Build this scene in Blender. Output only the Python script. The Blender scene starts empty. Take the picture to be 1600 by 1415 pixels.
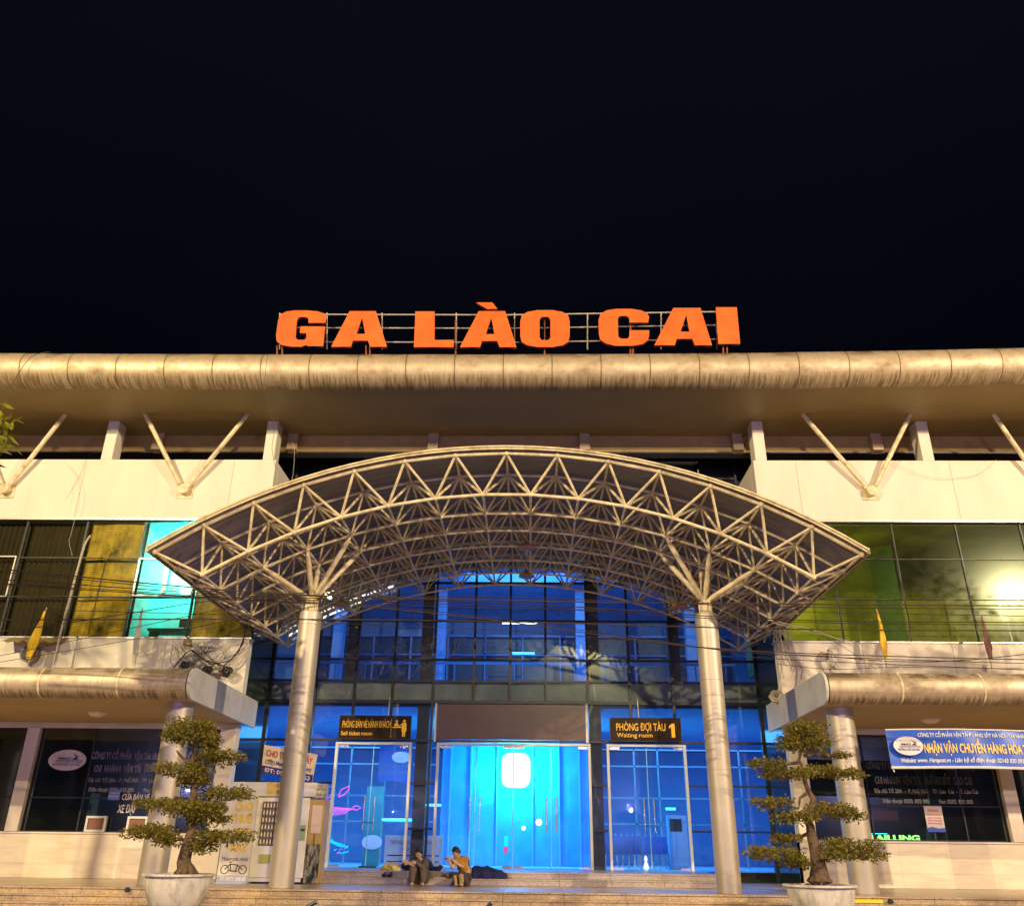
import bpy, bmesh, math, random
from mathutils import Vector, Matrix
random.seed(11)
R = math.radians
scn = bpy.context.scene
C = scn.collection

# ------------------------------------------------------------------ camera
CAM = Vector((.538, 0.0, 1.98)); YAW, PIT, ROLL, FPX = R(1.3966), R(24.677), R(.654), 1343.4
fw = Vector((-math.sin(YAW)*math.cos(PIT), math.cos(YAW)*math.cos(PIT), math.sin(PIT)))
r0 = Vector((math.cos(YAW), math.sin(YAW), 0)); u0 = r0.cross(fw)
rt = math.cos(ROLL)*r0 + math.sin(ROLL)*u0; up = math.cos(ROLL)*u0 - math.sin(ROLL)*r0
cd = bpy.data.cameras.new('camera'); cam = bpy.data.objects.new('camera', cd); C.objects.link(cam)
cam.matrix_world = Matrix(((rt.x, up.x, -fw.x, CAM.x), (rt.y, up.y, -fw.y, CAM.y), (rt.z, up.z, -fw.z, CAM.z), (0, 0, 0, 1)))
cd.sensor_fit = 'HORIZONTAL'; cd.sensor_width = 36; cd.lens = 36*FPX/1600; cd.clip_start = .1; cd.clip_end = 2000
scn.camera = cam

def at(px, py, Y):
    """photo pixel -> world point on the plane at depth Y"""
    d = fw*FPX + rt*(px-800) + up*(707.5-py)
    return CAM + d*(Y/d.y)

# ------------------------------------------------------------------ world, exposure
w = bpy.data.worlds.new('World'); scn.world = w; w.use_nodes = True
bg = w.node_tree.nodes['Background']
wt = w.node_tree; tcw = wt.nodes.new('ShaderNodeTexCoord'); sp = wt.nodes.new('ShaderNodeSeparateXYZ'); rw = wt.nodes.new('ShaderNodeValToRGB'); nw = wt.nodes.new('ShaderNodeTexNoise'); nw.inputs['Scale'].default_value = 2.2; nw.inputs['Detail'].default_value = 5
adw = wt.nodes.new('ShaderNodeMath'); adw.operation = 'MULTIPLY_ADD'; adw.inputs[1].default_value = .22
wt.links.new(tcw.outputs['Generated'], sp.inputs[0]); wt.links.new(tcw.outputs['Generated'], nw.inputs['Vector']); wt.links.new(nw.outputs['Fac'], adw.inputs[0]); wt.links.new(sp.outputs['Z'], adw.inputs[2]); wt.links.new(adw.outputs[0], rw.inputs[0]); wt.links.new(rw.outputs[0], bg.inputs['Color'])
e = rw.color_ramp.elements; e[0].position = .55; e[0].color = (.14, .17, .46, 1); e[1].position = 1; e[1].color = (.50, .52, 1.0, 1)
bg.inputs['Strength'].default_value = .0072
scn.view_settings.view_transform = 'Standard'; scn.view_settings.look = 'None'
scn.view_settings.exposure = 0; scn.view_settings.gamma = 1
scn.cycles.use_denoising = True
scn.cycles.max_bounces = 10; scn.cycles.transparent_max_bounces = 24; scn.cycles.glossy_bounces = 4
scn.cycles.diffuse_bounces = 4; scn.cycles.sample_clamp_indirect = 4; scn.cycles.caustics_reflective = False; scn.cycles.caustics_refractive = False

def lamp(name, kind, loc, energy, col, size=.3, rot=None, sy=None):
    l = bpy.data.lights.new(name, kind); l.energy = energy; l.color = col
    if kind == 'AREA':
        l.size = size
        if sy: l.shape = 'RECTANGLE'; l.size_y = sy
    else: l.shadow_soft_size = size
    o = bpy.data.objects.new(name, l); C.objects.link(o); o.location = loc
    if rot: o.rotation_euler = rot
    return o
SOD = (1, .775, .42); SOD2 = (1, .765, .49)
# plaza street lamps (their poles and heads are built further down)
LAMPS = [((29.5, -4, 16.3), 45500, SOD2), ((-21, -5, 17.2), 36500, SOD), ((5, -12, 16.2), 17500, SOD)]
for p, e, c in LAMPS: lamp('street_lamp_light', 'POINT', p, e, c, .16)
# unseen violet fill lamps added behind the camera to tint the shade
for x, z in ((-27, 6), (-11, 4.5), (9, 5.2), (25, 7)): lamp('violet_fill_light', 'POINT', (x, -26, z), 4300, (.40, .34, 1), .10)
# hall lights, blue
for x, e in ((-7, 170), (0, 620), (7, 170)): lamp('hall_light', 'AREA', (x, 31, 11.6), e*.8, (.08, .42, .90), 4, (0, 0, 0), 4)
lamp('upper_fill_light', 'AREA', (0, 27.3, 8.2), 65, (.08, .40, .92), 5, (R(90), 0, 0), 3)
for x in (-8, -4.9, 4.9, 8): lamp('ground_light', 'AREA', (x, 31, 5.5), 300, (.10, .46, 1), 3, (0, 0, 0), 4)
lamp('ground_fill_light', 'AREA', (0, 27.5, 3.6), 150, (.08, .46, 1), 10, (R(90), 0, 0), 2)
lamp('bloom_light', 'POINT', (.08, 30.72, 4.45), 620, (0, 1, .92), .3)  # unseen lamps added around the light screen to imitate its bloom
lamp('bloom_light', 'POINT', (0, 29.4, 3.4), 60, (0, .38, 1), .5)
lamp('office_light', 'POINT', (-10.0, 25.2, 9.7), 260, (0, .92, 1), .25)
lamp('room_light', 'POINT', (9.5, 26.3, 8.6), 62, (.8, .85, .15), .3)
lamp('neon_glow', 'POINT', (-6.0, 27.4, 3.2), 30, (.8, .1, 1), .3)  # glow for the neon reflection built behind the glass
lamp('neon_glow', 'POINT', (-5.9, 27.2, 1.9), 30, (0, .5, 1), .3)

# ------------------------------------------------------------------ materials
def nt(name):
    m = bpy.data.materials.new(name); m.use_nodes = True; t = m.node_tree
    return m, t, t.nodes['Principled BSDF']
def mat(name, col, rough=.6, metal=0, var=.12, scale=3, col2=None, amt=.0, s2=1.2, bump=0, bscale=30, streak=None, emit=0, ecol=None, spec=.5, coat=0):
    m, t, b = nt(name); N = t.nodes; L = t.links
    tc = N.new('ShaderNodeTexCoord'); mp = N.new('ShaderNodeMapping'); L.new(tc.outputs['Object'], mp.inputs['Vector'])
    if streak: mp.inputs['Scale'].default_value = streak
    n = N.new('ShaderNodeTexNoise'); n.inputs['Scale'].default_value = scale; n.inputs['Detail'].default_value = 6
    L.new(mp.outputs['Vector'], n.inputs['Vector'])
    mr = N.new('ShaderNodeMapRange'); mr.inputs['From Min'].default_value = .3; mr.inputs['From Max'].default_value = .7
    mr.inputs['To Min'].default_value = 1-var; mr.inputs['To Max'].default_value = 1+var; L.new(n.outputs['Fac'], mr.inputs['Value'])
    hs = N.new('ShaderNodeHueSaturation'); hs.inputs['Color'].default_value = (*col, 1); L.new(mr.outputs['Result'], hs.inputs['Value'])
    out = hs.outputs['Color']
    if col2:
        n2 = N.new('ShaderNodeTexNoise'); n2.inputs['Scale'].default_value = s2; n2.inputs['Detail'].default_value = 8; n2.inputs['Roughness'].default_value = .65
        L.new(mp.outputs['Vector'], n2.inputs['Vector'])
        r2 = N.new('ShaderNodeMapRange'); r2.inputs['From Min'].default_value = .46; r2.inputs['From Max'].default_value = .72
        r2.inputs['To Max'].default_value = amt; L.new(n2.outputs['Fac'], r2.inputs['Value'])
        mx = N.new('ShaderNodeMix'); mx.data_type = 'RGBA'; mx.inputs['B'].default_value = (*col2, 1)
        L.new(r2.outputs['Result'], mx.inputs['Factor']); L.new(out, mx.inputs['A']); out = mx.outputs['Result']
    L.new(out, b.inputs['Base Color'])
    b.inputs['Roughness'].default_value = rough; b.inputs['Metallic'].default_value = metal; b.inputs['Specular IOR Level'].default_value = spec
    b.inputs['Coat Weight'].default_value = coat
    if bump:
        n3 = N.new('ShaderNodeTexNoise'); n3.inputs['Scale'].default_value = bscale; n3.inputs['Detail'].default_value = 4; L.new(mp.outputs['Vector'], n3.inputs['Vector'])
        bp = N.new('ShaderNodeBump'); bp.inputs['Strength'].default_value = bump; bp.inputs['Distance'].default_value = .02
        L.new(n3.outputs['Fac'], bp.inputs['Height']); L.new(bp.outputs['Normal'], b.inputs['Normal'])
    if emit:
        b.inputs['Emission Color'].default_value = (*(ecol or col), 1); b.inputs['Emission Strength'].default_value = emit
    return m
def glass(name, tint, f=1.0, rough=.015, haze=.05, dust=.03, dcol=(.5, .55, .4)):
    m = bpy.data.materials.new(name); m.use_nodes = True; t = m.node_tree; N = t.nodes; L = t.links; N.clear()
    o = N.new('ShaderNodeOutputMaterial'); tr = N.new('ShaderNodeBsdfTransparent'); tr.inputs['Color'].default_value = (*tint, 1)
    g = N.new('ShaderNodeBsdfGlossy'); g.inputs['Roughness'].default_value = rough; g.inputs['Color'].default_value = (.9, 1, .95, 1)
    wn = N.new('ShaderNodeTexNoise'); wn.inputs['Scale'].default_value = 1.1; wn.inputs['Detail'].default_value = 2; wc = N.new('ShaderNodeTexCoord'); L.new(wc.outputs['Object'], wn.inputs['Vector'])
    wb = N.new('ShaderNodeBump'); wb.inputs['Strength'].default_value = .35; wb.inputs['Distance'].default_value = .012; L.new(wn.outputs['Fac'], wb.inputs['Height']); L.new(wb.outputs[0], g.inputs['Normal'])
    fr = N.new('ShaderNodeFresnel'); fr.inputs['IOR'].default_value = 1.52
    mu = N.new('ShaderNodeMath'); mu.operation = 'MULTIPLY'; mu.inputs[1].default_value = f; mu.use_clamp = True; L.new(fr.outputs[0], mu.inputs[0])
    m1 = N.new('ShaderNodeMixShader'); L.new(mu.outputs[0], m1.inputs[0]); L.new(tr.outputs[0], m1.inputs[1]); L.new(g.outputs[0], m1.inputs[2])
    g2 = N.new('ShaderNodeBsdfGlossy'); g2.inputs['Roughness'].default_value = .17; g2.inputs['Color'].default_value = (.8, .95, .7, 1)
    m2 = N.new('ShaderNodeMixShader'); m2.inputs[0].default_value = haze; L.new(m1.outputs[0], m2.inputs[1]); L.new(g2.outputs[0], m2.inputs[2])
    df = N.new('ShaderNodeBsdfDiffuse'); df.inputs['Color'].default_value = (*dcol, 1)
    nz = N.new('ShaderNodeTexNoise'); nz.inputs['Scale'].default_value = 1.3; nz.inputs['Detail'].default_value = 7
    tc = N.new('ShaderNodeTexCoord'); L.new(tc.outputs['Object'], nz.inputs['Vector'])
    mm = N.new('ShaderNodeMath'); mm.operation = 'MULTIPLY'; mm.inputs[1].default_value = dust*2; L.new(nz.outputs['Fac'], mm.inputs[0])
    m3 = N.new('ShaderNodeMixShader'); L.new(mm.outputs[0], m3.inputs[0]); L.new(m2.outputs[0], m3.inputs[1]); L.new(df.outputs[0], m3.inputs[2])
    L.new(m3.outputs[0], o.inputs['Surface']); return m
def emis(name, col, s):
    m = bpy.data.materials.new(name); m.use_nodes = True; t = m.node_tree; t.nodes.clear()
    o = t.nodes.new('ShaderNodeOutputMaterial'); e = t.nodes.new('ShaderNodeEmission'); e.inputs['Color'].default_value = (*col, 1); e.inputs['Strength'].default_value = s
    t.links.new(e.outputs[0], o.inputs['Surface']); return m

def granite(name, c1, c2, c3):
    m, t, b = nt(name); N = t.nodes; L = t.links
    tc = N.new('ShaderNodeTexCoord')
    v = N.new('ShaderNodeTexVoronoi'); v.inputs['Scale'].default_value = 55; L.new(tc.outputs['Object'], v.inputs['Vector'])
    cr = N.new('ShaderNodeValToRGB'); e = cr.color_ramp.elements; e[0].color = (*c1, 1); e[1].color = (*c2, 1); e[0].position = .15; e[1].position = .75
    sp = N.new('ShaderNodeSeparateColor'); L.new(v.outputs['Color'], sp.inputs[0]); L.new(sp.outputs[0], cr.inputs[0])
    n = N.new('ShaderNodeTexNoise'); n.inputs['Scale'].default_value = .9; n.inputs['Detail'].default_value = 9; n.inputs['Roughness'].default_value = .7
    mp = N.new('ShaderNodeMapping'); mp.inputs['Scale'].default_value = (1, 1, 3); L.new(tc.outputs['Object'], mp.inputs[0]); L.new(mp.outputs[0], n.inputs['Vector'])
    mr = N.new('ShaderNodeMapRange'); mr.inputs['From Min'].default_value = .48; mr.inputs['From Max'].default_value = .7; mr.inputs['To Max'].default_value = .75; L.new(n.outputs['Fac'], mr.inputs[0])
    mx = N.new('ShaderNodeMix'); mx.data_type = 'RGBA'; L.new(mr.outputs[0], mx.inputs['Factor']); L.new(cr.outputs[0], mx.inputs['A']); mx.inputs['B'].default_value = (*c3, 1)
    br = N.new('ShaderNodeTexBrick'); br.inputs['Scale'].default_value = 1; br.inputs['Brick Width'].default_value = 1.2; br.inputs['Row Height'].default_value = 50; br.inputs['Mortar Size'].default_value = .006; br.offset = 0
    br.inputs['Color1'].default_value = (1, 1, 1, 1); br.inputs['Color2'].default_value = (.82, .82, .84, 1); br.inputs['Mortar'].default_value = (.3, .27, .22, 1)
    L.new(tc.outputs['Object'], br.inputs['Vector'])
    m2 = N.new('ShaderNodeMix'); m2.data_type = 'RGBA'; m2.blend_type = 'MULTIPLY'; m2.inputs['Factor'].default_value = 1
    L.new(mx.outputs['Result'], m2.inputs['A']); L.new(br.outputs['Color'], m2.inputs['B']); L.new(m2.outputs['Result'], b.inputs['Base Color'])
    b.inputs['Roughness'].default_value = .28; return m
def cladding(name, base, dirt, seam=(1.36, 22.0)):
    """weathered brushed aluminium cladding: fine vertical scratches and grime runs"""
    m, t, b = nt(name); N = t.nodes; L = t.links
    tc = N.new('ShaderNodeTexCoord')
    def noise(sc, scale, det=6, ro=.6):
        mp = N.new('ShaderNodeMapping'); mp.inputs['Scale'].default_value = sc; L.new(tc.outputs['Object'], mp.inputs[0])
        n = N.new('ShaderNodeTexNoise'); n.inputs['Scale'].default_value = scale; n.inputs['Detail'].default_value = det; n.inputs['Roughness'].default_value = ro
        L.new(mp.outputs[0], n.inputs['Vector']); return n.outputs['Fac']
    a = noise((28, .6, .6), 1.0, 3); c = noise((1.1, .7, 1.6), 1.0, 8, .68)
    r1 = N.new('ShaderNodeMapRange'); r1.inputs['From Min'].default_value = .42; r1.inputs['From Max'].default_value = .68; r1.inputs['To Max'].default_value = .8; L.new(c, r1.inputs[0])
    r2 = N.new('ShaderNodeMapRange'); r2.inputs['From Min'].default_value = .4; r2.inputs['From Max'].default_value = .75; r2.inputs['To Max'].default_value = .45; L.new(a, r2.inputs[0])
    ad = N.new('ShaderNodeMath'); ad.operation = 'MAXIMUM'; L.new(r1.outputs[0], ad.inputs[0]); L.new(r2.outputs[0], ad.inputs[1])
    sx = N.new('ShaderNodeSeparateXYZ'); L.new(tc.outputs['Object'], sx.inputs[0])
    m1 = N.new('ShaderNodeMath'); m1.operation = 'PINGPONG'; m1.inputs[1].default_value = seam[0]/2
    m0 = N.new('ShaderNodeMath'); m0.operation = 'ADD'; m0.inputs[1].default_value = seam[1]; L.new(sx.outputs[0], m0.inputs[0]); L.new(m0.outputs[0], m1.inputs[0])
    m2 = N.new('ShaderNodeMapRange'); m2.inputs['From Min'].default_value = 0; m2.inputs['From Max'].default_value = .22; m2.inputs['To Min'].default_value = .8; m2.inputs['To Max'].default_value = 0; L.new(m1.outputs[0], m2.inputs[0])
    c2 = noise((1.3, 1, 1.3), 2.2, 6); m3 = N.new('ShaderNodeMath'); m3.operation = 'MULTIPLY'; L.new(m2.outputs[0], m3.inputs[0]); L.new(c2, m3.inputs[1])
    m4 = N.new('ShaderNodeMath'); m4.operation = 'MAXIMUM'; L.new(ad.outputs[0], m4.inputs[0]); L.new(m3.outputs[0], m4.inputs[1]); ad = m4
    ge = N.new('ShaderNodeNewGeometry'); sz_ = N.new('ShaderNodeSeparateXYZ'); L.new(ge.outputs['True Normal'], sz_.inputs[0])
    def rng(src, a_, b_, lo, hi):
        q_ = N.new('ShaderNodeMapRange'); q_.interpolation_type = 'SMOOTHSTEP'; q_.inputs['From Min'].default_value = a_; q_.inputs['From Max'].default_value = b_; q_.inputs['To Min'].default_value = lo; q_.inputs['To Max'].default_value = hi; L.new(src, q_.inputs[0]); return q_.outputs[0]
    def op(o_, x_, y_):
        q_ = N.new('ShaderNodeMath'); q_.operation = o_; L.new(x_, q_.inputs[0])
        if isinstance(y_, float): q_.inputs[1].default_value = y_
        else: L.new(y_, q_.inputs[1])
        q_.use_clamp = True; return q_.outputs[0]
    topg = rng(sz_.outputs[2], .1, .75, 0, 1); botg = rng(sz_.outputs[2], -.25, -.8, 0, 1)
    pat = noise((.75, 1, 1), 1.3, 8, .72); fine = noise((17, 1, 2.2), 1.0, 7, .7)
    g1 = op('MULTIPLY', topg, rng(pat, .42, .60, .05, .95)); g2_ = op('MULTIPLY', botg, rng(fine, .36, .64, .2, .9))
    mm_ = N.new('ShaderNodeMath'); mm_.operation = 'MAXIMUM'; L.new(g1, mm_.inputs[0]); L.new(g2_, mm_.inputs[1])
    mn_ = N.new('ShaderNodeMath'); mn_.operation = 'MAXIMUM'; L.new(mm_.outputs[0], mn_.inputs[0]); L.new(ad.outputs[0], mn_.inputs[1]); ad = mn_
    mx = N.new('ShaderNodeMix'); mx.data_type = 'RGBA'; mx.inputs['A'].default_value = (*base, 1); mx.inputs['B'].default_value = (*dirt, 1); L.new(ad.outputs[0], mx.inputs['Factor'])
    L.new(mx.outputs['Result'], b.inputs['Base Color'])
    mt = N.new('ShaderNodeMapRange'); mt.inputs['To Min'].default_value = .55; mt.inputs['To Max'].default_value = .1; L.new(r1.outputs[0], mt.inputs[0]); L.new(mt.outputs[0], b.inputs['Metallic'])
    rr = N.new('ShaderNodeMapRange'); rr.inputs['To Min'].default_value = .48; rr.inputs['To Max'].default_value = .65; L.new(ad.outputs[0], rr.inputs[0]); L.new(rr.outputs[0], b.inputs['Roughness'])
    bp = N.new('ShaderNodeBump'); bp.inputs['Strength'].default_value = .25; bp.inputs['Distance'].default_value = .01; L.new(a, bp.inputs['Height']); L.new(bp.outputs[0], b.inputs['Normal'])
    return m

M = {}
M['cream'] = mat('cream_paint', (.80, .755, .62), .75, var=.05, scale=1.2, col2=(.60, .51, .38), amt=.28, s2=1.1, streak=(1.3, 1, .35))
M['cream2'] = mat('pink_cream_paint', (.80, .72, .60), .75, var=.05, scale=1.2, col2=(.58, .48, .38), amt=.28, s2=1.1, streak=(1.3, 1, .35))
M['marble'] = mat('cream_marble', (.86, .76, .58), .35, var=.07, scale=1.5, col2=(.55, .42, .28), amt=.4, s2=1.6, streak=(.7, 1, 3))
M['clad'] = cladding('aluminium_cladding', (.74, .60, .41), (.20, .13, .055), (1.36, 22.0))
M['clad2'] = cladding('porch_cladding', (.68, .55, .39), (.13, .085, .045), (1.75, 8.55+17.5))
M['panel'] = mat('pale_panel', (.62, .61, .54), .5, var=.06, scale=1.5, col2=(.25, .22, .17), amt=.4, s2=1.3)
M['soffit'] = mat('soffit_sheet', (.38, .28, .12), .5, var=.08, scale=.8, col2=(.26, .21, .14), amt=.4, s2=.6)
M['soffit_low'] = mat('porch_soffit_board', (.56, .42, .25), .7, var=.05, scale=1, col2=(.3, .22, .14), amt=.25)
M['truss'] = mat('truss_paint', (.78, .66, .41), .40, var=.14, scale=6, col2=(.24, .16, .08), amt=.75, s2=4)
M['sheet'] = mat('canopy_sheet', (.20, .155, .095), .38, .2, var=.1, scale=1.5)
M['silver'] = mat('silver_column', (.52, .46, .38), .48, .45, var=.07, scale=2, col2=(.4, .36, .3), amt=.35, s2=2.2)
M['black'] = mat('dark_frame', (.018, .02, .024), .4, var=.1)
M['dark'] = mat('night_recess', (.012, .012, .014), .8)
M['alu'] = mat('alu_frame', (.55, .52, .48), .35, .6, var=.05)
M['white'] = mat('white_paint', (.78, .76, .72), .5, var=.04, col2=(.6, .5, .35), amt=.15)
M['steel'] = mat('brushed_steel', (.72, .7, .68), .25, .9, var=.05)
M['granite'] = granite('tan_granite', (.40, .28, .15), (.62, .48, .30), (.13, .09, .05))
M['granite2'] = granite('grey_granite', (.36, .30, .27), (.56, .48, .43), (.34, .27, .24))
M['plaza'] = mat('plaza_paving', (.14, .12, .10), .7, var=.2, scale=4, bump=.3)
M['seam'] = mat('seam_grime', (.16, .10, .045), .6)
M['cable'] = mat('black_cable', (.03, .022, .016), .55, var=.05)
M['cable2'] = mat('brown_cable', (.05, .03, .02), .6, var=.05)
M['wirew'] = mat('pale_wire', (.5, .44, .34), .6, var=.05)
def leafmat(name, c, c2):
    m = mat(name, c, .45, var=.5, scale=9, col2=c2, amt=.7, s2=5); t = m.node_tree; N = t.nodes; L = t.links; b = N['Principled BSDF']
    tr = N.new('ShaderNodeBsdfTranslucent'); mx = N.new('ShaderNodeMixShader'); mx.inputs[0].default_value = .32
    src = b.inputs['Base Color'].links[0].from_socket; L.new(src, tr.inputs['Color']); L.new(b.outputs[0], mx.inputs[1]); L.new(tr.outputs[0], mx.inputs[2]); L.new(mx.outputs[0], N['Material Output'].inputs['Surface']); return m
M['leaf'] = leafmat('bonsai_leaf', (.17, .15, .018), (.36, .24, .04))
M['leaf2'] = leafmat('tree_leaf', (.26, .27, .02), (.40, .33, .03))
M['bark'] = mat('bark', (.12, .075, .04), .85, var=.3, scale=9, bump=.8, bscale=18)
M['pot'] = mat('marble_pot', (.78, .72, .62), .4, var=.10, scale=4, col2=(.16, .14, .12), amt=.85, s2=3.2, streak=(1.6, 1, .7))
M['soil'] = mat('soil', (.13, .09, .04), .9, var=.3, scale=20)
M['rust'] = mat('rusty_post', (.32, .09, .025), .7, var=.2, scale=8)
M['orange'] = mat('sign_orange', (.82, .135, .02), .5, col2=(.55, .07, .015), amt=.5, s2=1.6, var=.2, scale=1.4, emit=.12, ecol=(1, .17, .006))
M['signside'] = mat('sign_return', (.16, .05, .03), .5, var=.05)
M['signback'] = mat('sign_black', (.012, .011, .012), .25, var=.1)
M['yellow'] = mat('sign_yellow', (.9, .50, .03), .5, var=.03, emit=.22, ecol=(1, .5, .02))
M['glass_c'] = glass('curtain_glass', (.58, .72, .95), 2.6, .012, .015, .010)
M['glass_door'] = glass('door_glass', (.66, .86, 1), 1.4, .01, .012, .022, (.5, .5, .62))
M['glass_l'] = glass('left_window_glass', (.78, .80, .60), .9, .01, .008, .003)
M['glass_r'] = glass('right_window_glass', (.52, .60, .32), 3.6, .01, .0095, .020, (.36, .38, .12))
M['glass_g'] = glass('ground_window_glass', (.45, .55, .55), 1.4, .02, .03, .008)
M['blind'] = mat('bamboo_blind', (.80, .58, .10), .8, var=.25, scale=5, col2=(.05, .055, .012), amt=.95, s2=1.9, streak=(1, 1, .6))  # dark patches paint tree reflections into the blind colour
M['curtain'] = mat('brown_curtain', (.05, .034, .018), .8, var=.2)
M['room'] = mat('office_wall', (.55, .62, .6), .8, var=.03)
M['roomdark'] = mat('dark_room', (.05, .045, .035), .9)
M['hall'] = mat('hall_wall', (.26, .42, .62), .7, var=.05)
M['hallw'] = mat('hall_column_paint', (.28, .42, .72), .6, var=.04)
M['hallf'] = mat('hall_floor', (.35, .35, .36), .2, var=.06)
M['navy'] = mat('navy_cloth', (.009, .015, .085), .85, var=.3, scale=12, bump=.4, bscale=14)
M['tubew'] = emis('white_tube', (.75, .9, 1), 6)
M['tubec'] = emis('cyan_tube', (.05, .8, 1), 5)
M['pink'] = emis('pink_neon', (1, .10, .75), 2.2)
M['violet'] = emis('violet_neon', (.35, .15, 1), 1.6)
M['cyan'] = emis('cyan_neon', (0, .55, 1), 2.0)
M['bright'] = emis('bright_screen', (.75, 1, 1), 2.6)
M['streakglow'] = emis('streak_glow', (1, .95, .82), 1.7)
M['lamphead'] = emis('lamp_glow', (1, .8, .45), 90)
M['green'] = emis('green_neon', (.45, 1, .25), 3.0)
def plain(n, c, rg=.6, **k):
    if n not in M: M[n] = mat(n, c, rg, **k)
    return M[n]

# ------------------------------------------------------------------ mesh builder
class MB:
    def __init__(s): s.v = []; s.f = []
    def add(s, vs, fs):
        n = len(s.v); s.v += [Vector(p) for p in vs]; s.f += [tuple(i+n for i in f) for f in fs]; return s
    def box(s, x0, x1, y0, y1, z0, z1):
        return s.add([(x, y, z) for x in (x0, x1) for y in (y0, y1) for z in (z0, z1)],
                     [(0, 1, 3, 2), (4, 6, 7, 5), (0, 4, 5, 1), (2, 3, 7, 6), (0, 2, 6, 4), (1, 5, 7, 3)])
    def obox(s, c, a, b, d):
        c, a, b, d = map(Vector, (c, a, b, d)); 
        return s.add([c+a*i+b*j+d*k for i in (-1, 1) for j in (-1, 1) for k in (-1, 1)],
                     [(0, 1, 3, 2), (4, 6, 7, 5), (0, 4, 5, 1), (2, 3, 7, 6), (0, 2, 6, 4), (1, 5, 7, 3)])
    def tube(s, p, q, r, n=8, r2=None, cap=True):
        return s.path([p, q], [r, r if r2 is None else r2], n, cap)
    def path(s, pts, r, n=6, cap=True):
        pts = [Vector(p) for p in pts]; m = len(pts)
        rs = r if isinstance(r, (list, tuple)) else [r]*m
        b = len(s.v); prev = None
        for i, p in enumerate(pts):
            t = (pts[min(i+1, m-1)]-pts[max(i-1, 0)]).normalized()
            if prev is None:
                a = t.orthogonal().normalized()
            else:
                a = (prev - t*prev.dot(t)); a = a.normalized() if a.length > 1e-6 else t.orthogonal().normalized()
            prev = a; c = t.cross(a)
            for k in range(n):
                th = 2*math.pi*k/n; s.v.append(p + (a*math.cos(th)+c*math.sin(th))*rs[i])
        for i in range(m-1):
            for k in range(n):
                s.f.append((b+i*n+k, b+i*n+(k+1) % n, b+(i+1)*n+(k+1) % n, b+(i+1)*n+k))
        if cap:
            s.f.append(tuple(b+k for k in reversed(range(n)))); s.f.append(tuple(b+(m-1)*n+k for k in range(n)))
        return s
    def lathe(s, prof, c, n=24, squash=1):
        b = len(s.v); m = len(prof); c = Vector(c)
        for r, z in prof:
            for k in range(n):
                th = 2*math.pi*k/n; s.v.append(c+Vector((r*math.cos(th), r*math.sin(th)*squash, z)))
        for i in range(m-1):
            for k in range(n): s.f.append((b+i*n+k, b+i*n+(k+1) % n, b+(i+1)*n+(k+1) % n, b+(i+1)*n+k))
        s.f.append(tuple(b+k for k in reversed(range(n)))); s.f.append(tuple(b+(m-1)*n+k for k in range(n)))
        return s
    def ball(s, c, r, n=8, m=6, sc=(1, 1, 1)):
        b = len(s.v); c = Vector(c)
        for i in range(m+1):
            ph = math.pi*i/m
            for k in range(n):
                th = 2*math.pi*k/n
                s.v.append(c+Vector((r*sc[0]*math.sin(ph)*math.cos(th), r*sc[1]*math.sin(ph)*math.sin(th), r*sc[2]*math.cos(ph))))
        for i in range(m):
            for k in range(n): s.f.append((b+i*n+k, b+(i+1)*n+k, b+(i+1)*n+(k+1) % n, b+i*n+(k+1) % n))
        return s
    def prism(s, poly, y0, y1):
        """polygon in x,z pushed from y0 to y1"""
        n = len(poly); vs = [(x, y0, z) for x, z in poly]+[(x, y1, z) for x, z in poly]
        return s.add(vs, [tuple(range(n)), tuple(reversed(range(n, 2*n)))]+[(i, i+n, (i+1) % n+n, (i+1) % n) for i in range(n)])
    def prismx(s, poly, x0, x1):
        n = len(poly); vs = [(x0, y, z) for y, z in poly]+[(x1, y, z) for y, z in poly]
        return s.add(vs, [tuple(reversed(range(n))), tuple(range(n, 2*n))]+[(i, (i+1) % n, (i+1) % n+n, i+n) for i in range(n)])
    def grid(s, fn, nu, nv):
        b = len(s.v)
        for i in range(nu+1):
            for j in range(nv+1): s.v.append(Vector(fn(i/nu, j/nv)))
        for i in range(nu):
            for j in range(nv):
                a = b+i*(nv+1)+j; s.f.append((a, a+nv+1, a+nv+2, a+1))
        return s
    def build(s, name, m, parent=None, smooth=False, origin=None, solid=0, bevel=0, ang=40):
        me = bpy.data.meshes.new(name)
        off = Vector((0, 0, 0))
        if parent is not None: off = world(parent)
        elif origin is not None: off = Vector(origin)
        me.from_pydata([tuple(p-off) for p in s.v], [], s.f); me.validate()
        bm = bmesh.new(); bm.from_mesh(me); bmesh.ops.recalc_face_normals(bm, faces=bm.faces)
        if bevel: bmesh.ops.bevel(bm, geom=[e for e in bm.edges if len(e.link_faces) == 2 and e.calc_face_angle(0) > .6], offset=bevel, segments=1, affect='EDGES')
        bm.to_mesh(me); bm.free()
        if smooth:
            me.polygons.foreach_set('use_smooth', [True]*len(me.polygons))
            try: me.set_sharp_from_angle(angle=R(ang))
            except Exception: pass
        me.materials.append(m); o = bpy.data.objects.new(name, me); C.objects.link(o)
        if parent is not None: o.parent = parent
        else: o.location = off
        if solid:
            md = o.modifiers.new('thickness', 'SOLIDIFY'); md.thickness = solid; md.offset = 0
        return o
def world(o):
    v = Vector(o.location)
    while o.parent: o = o.parent; v += Vector(o.location)
    return v
def thing(name, label, cat, loc=(0, 0, 0), group=None):
    o = bpy.data.objects.new(name, None); C.objects.link(o); o.location = loc; o.empty_display_size = .3
    return tag(o, label, cat, group)
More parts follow.
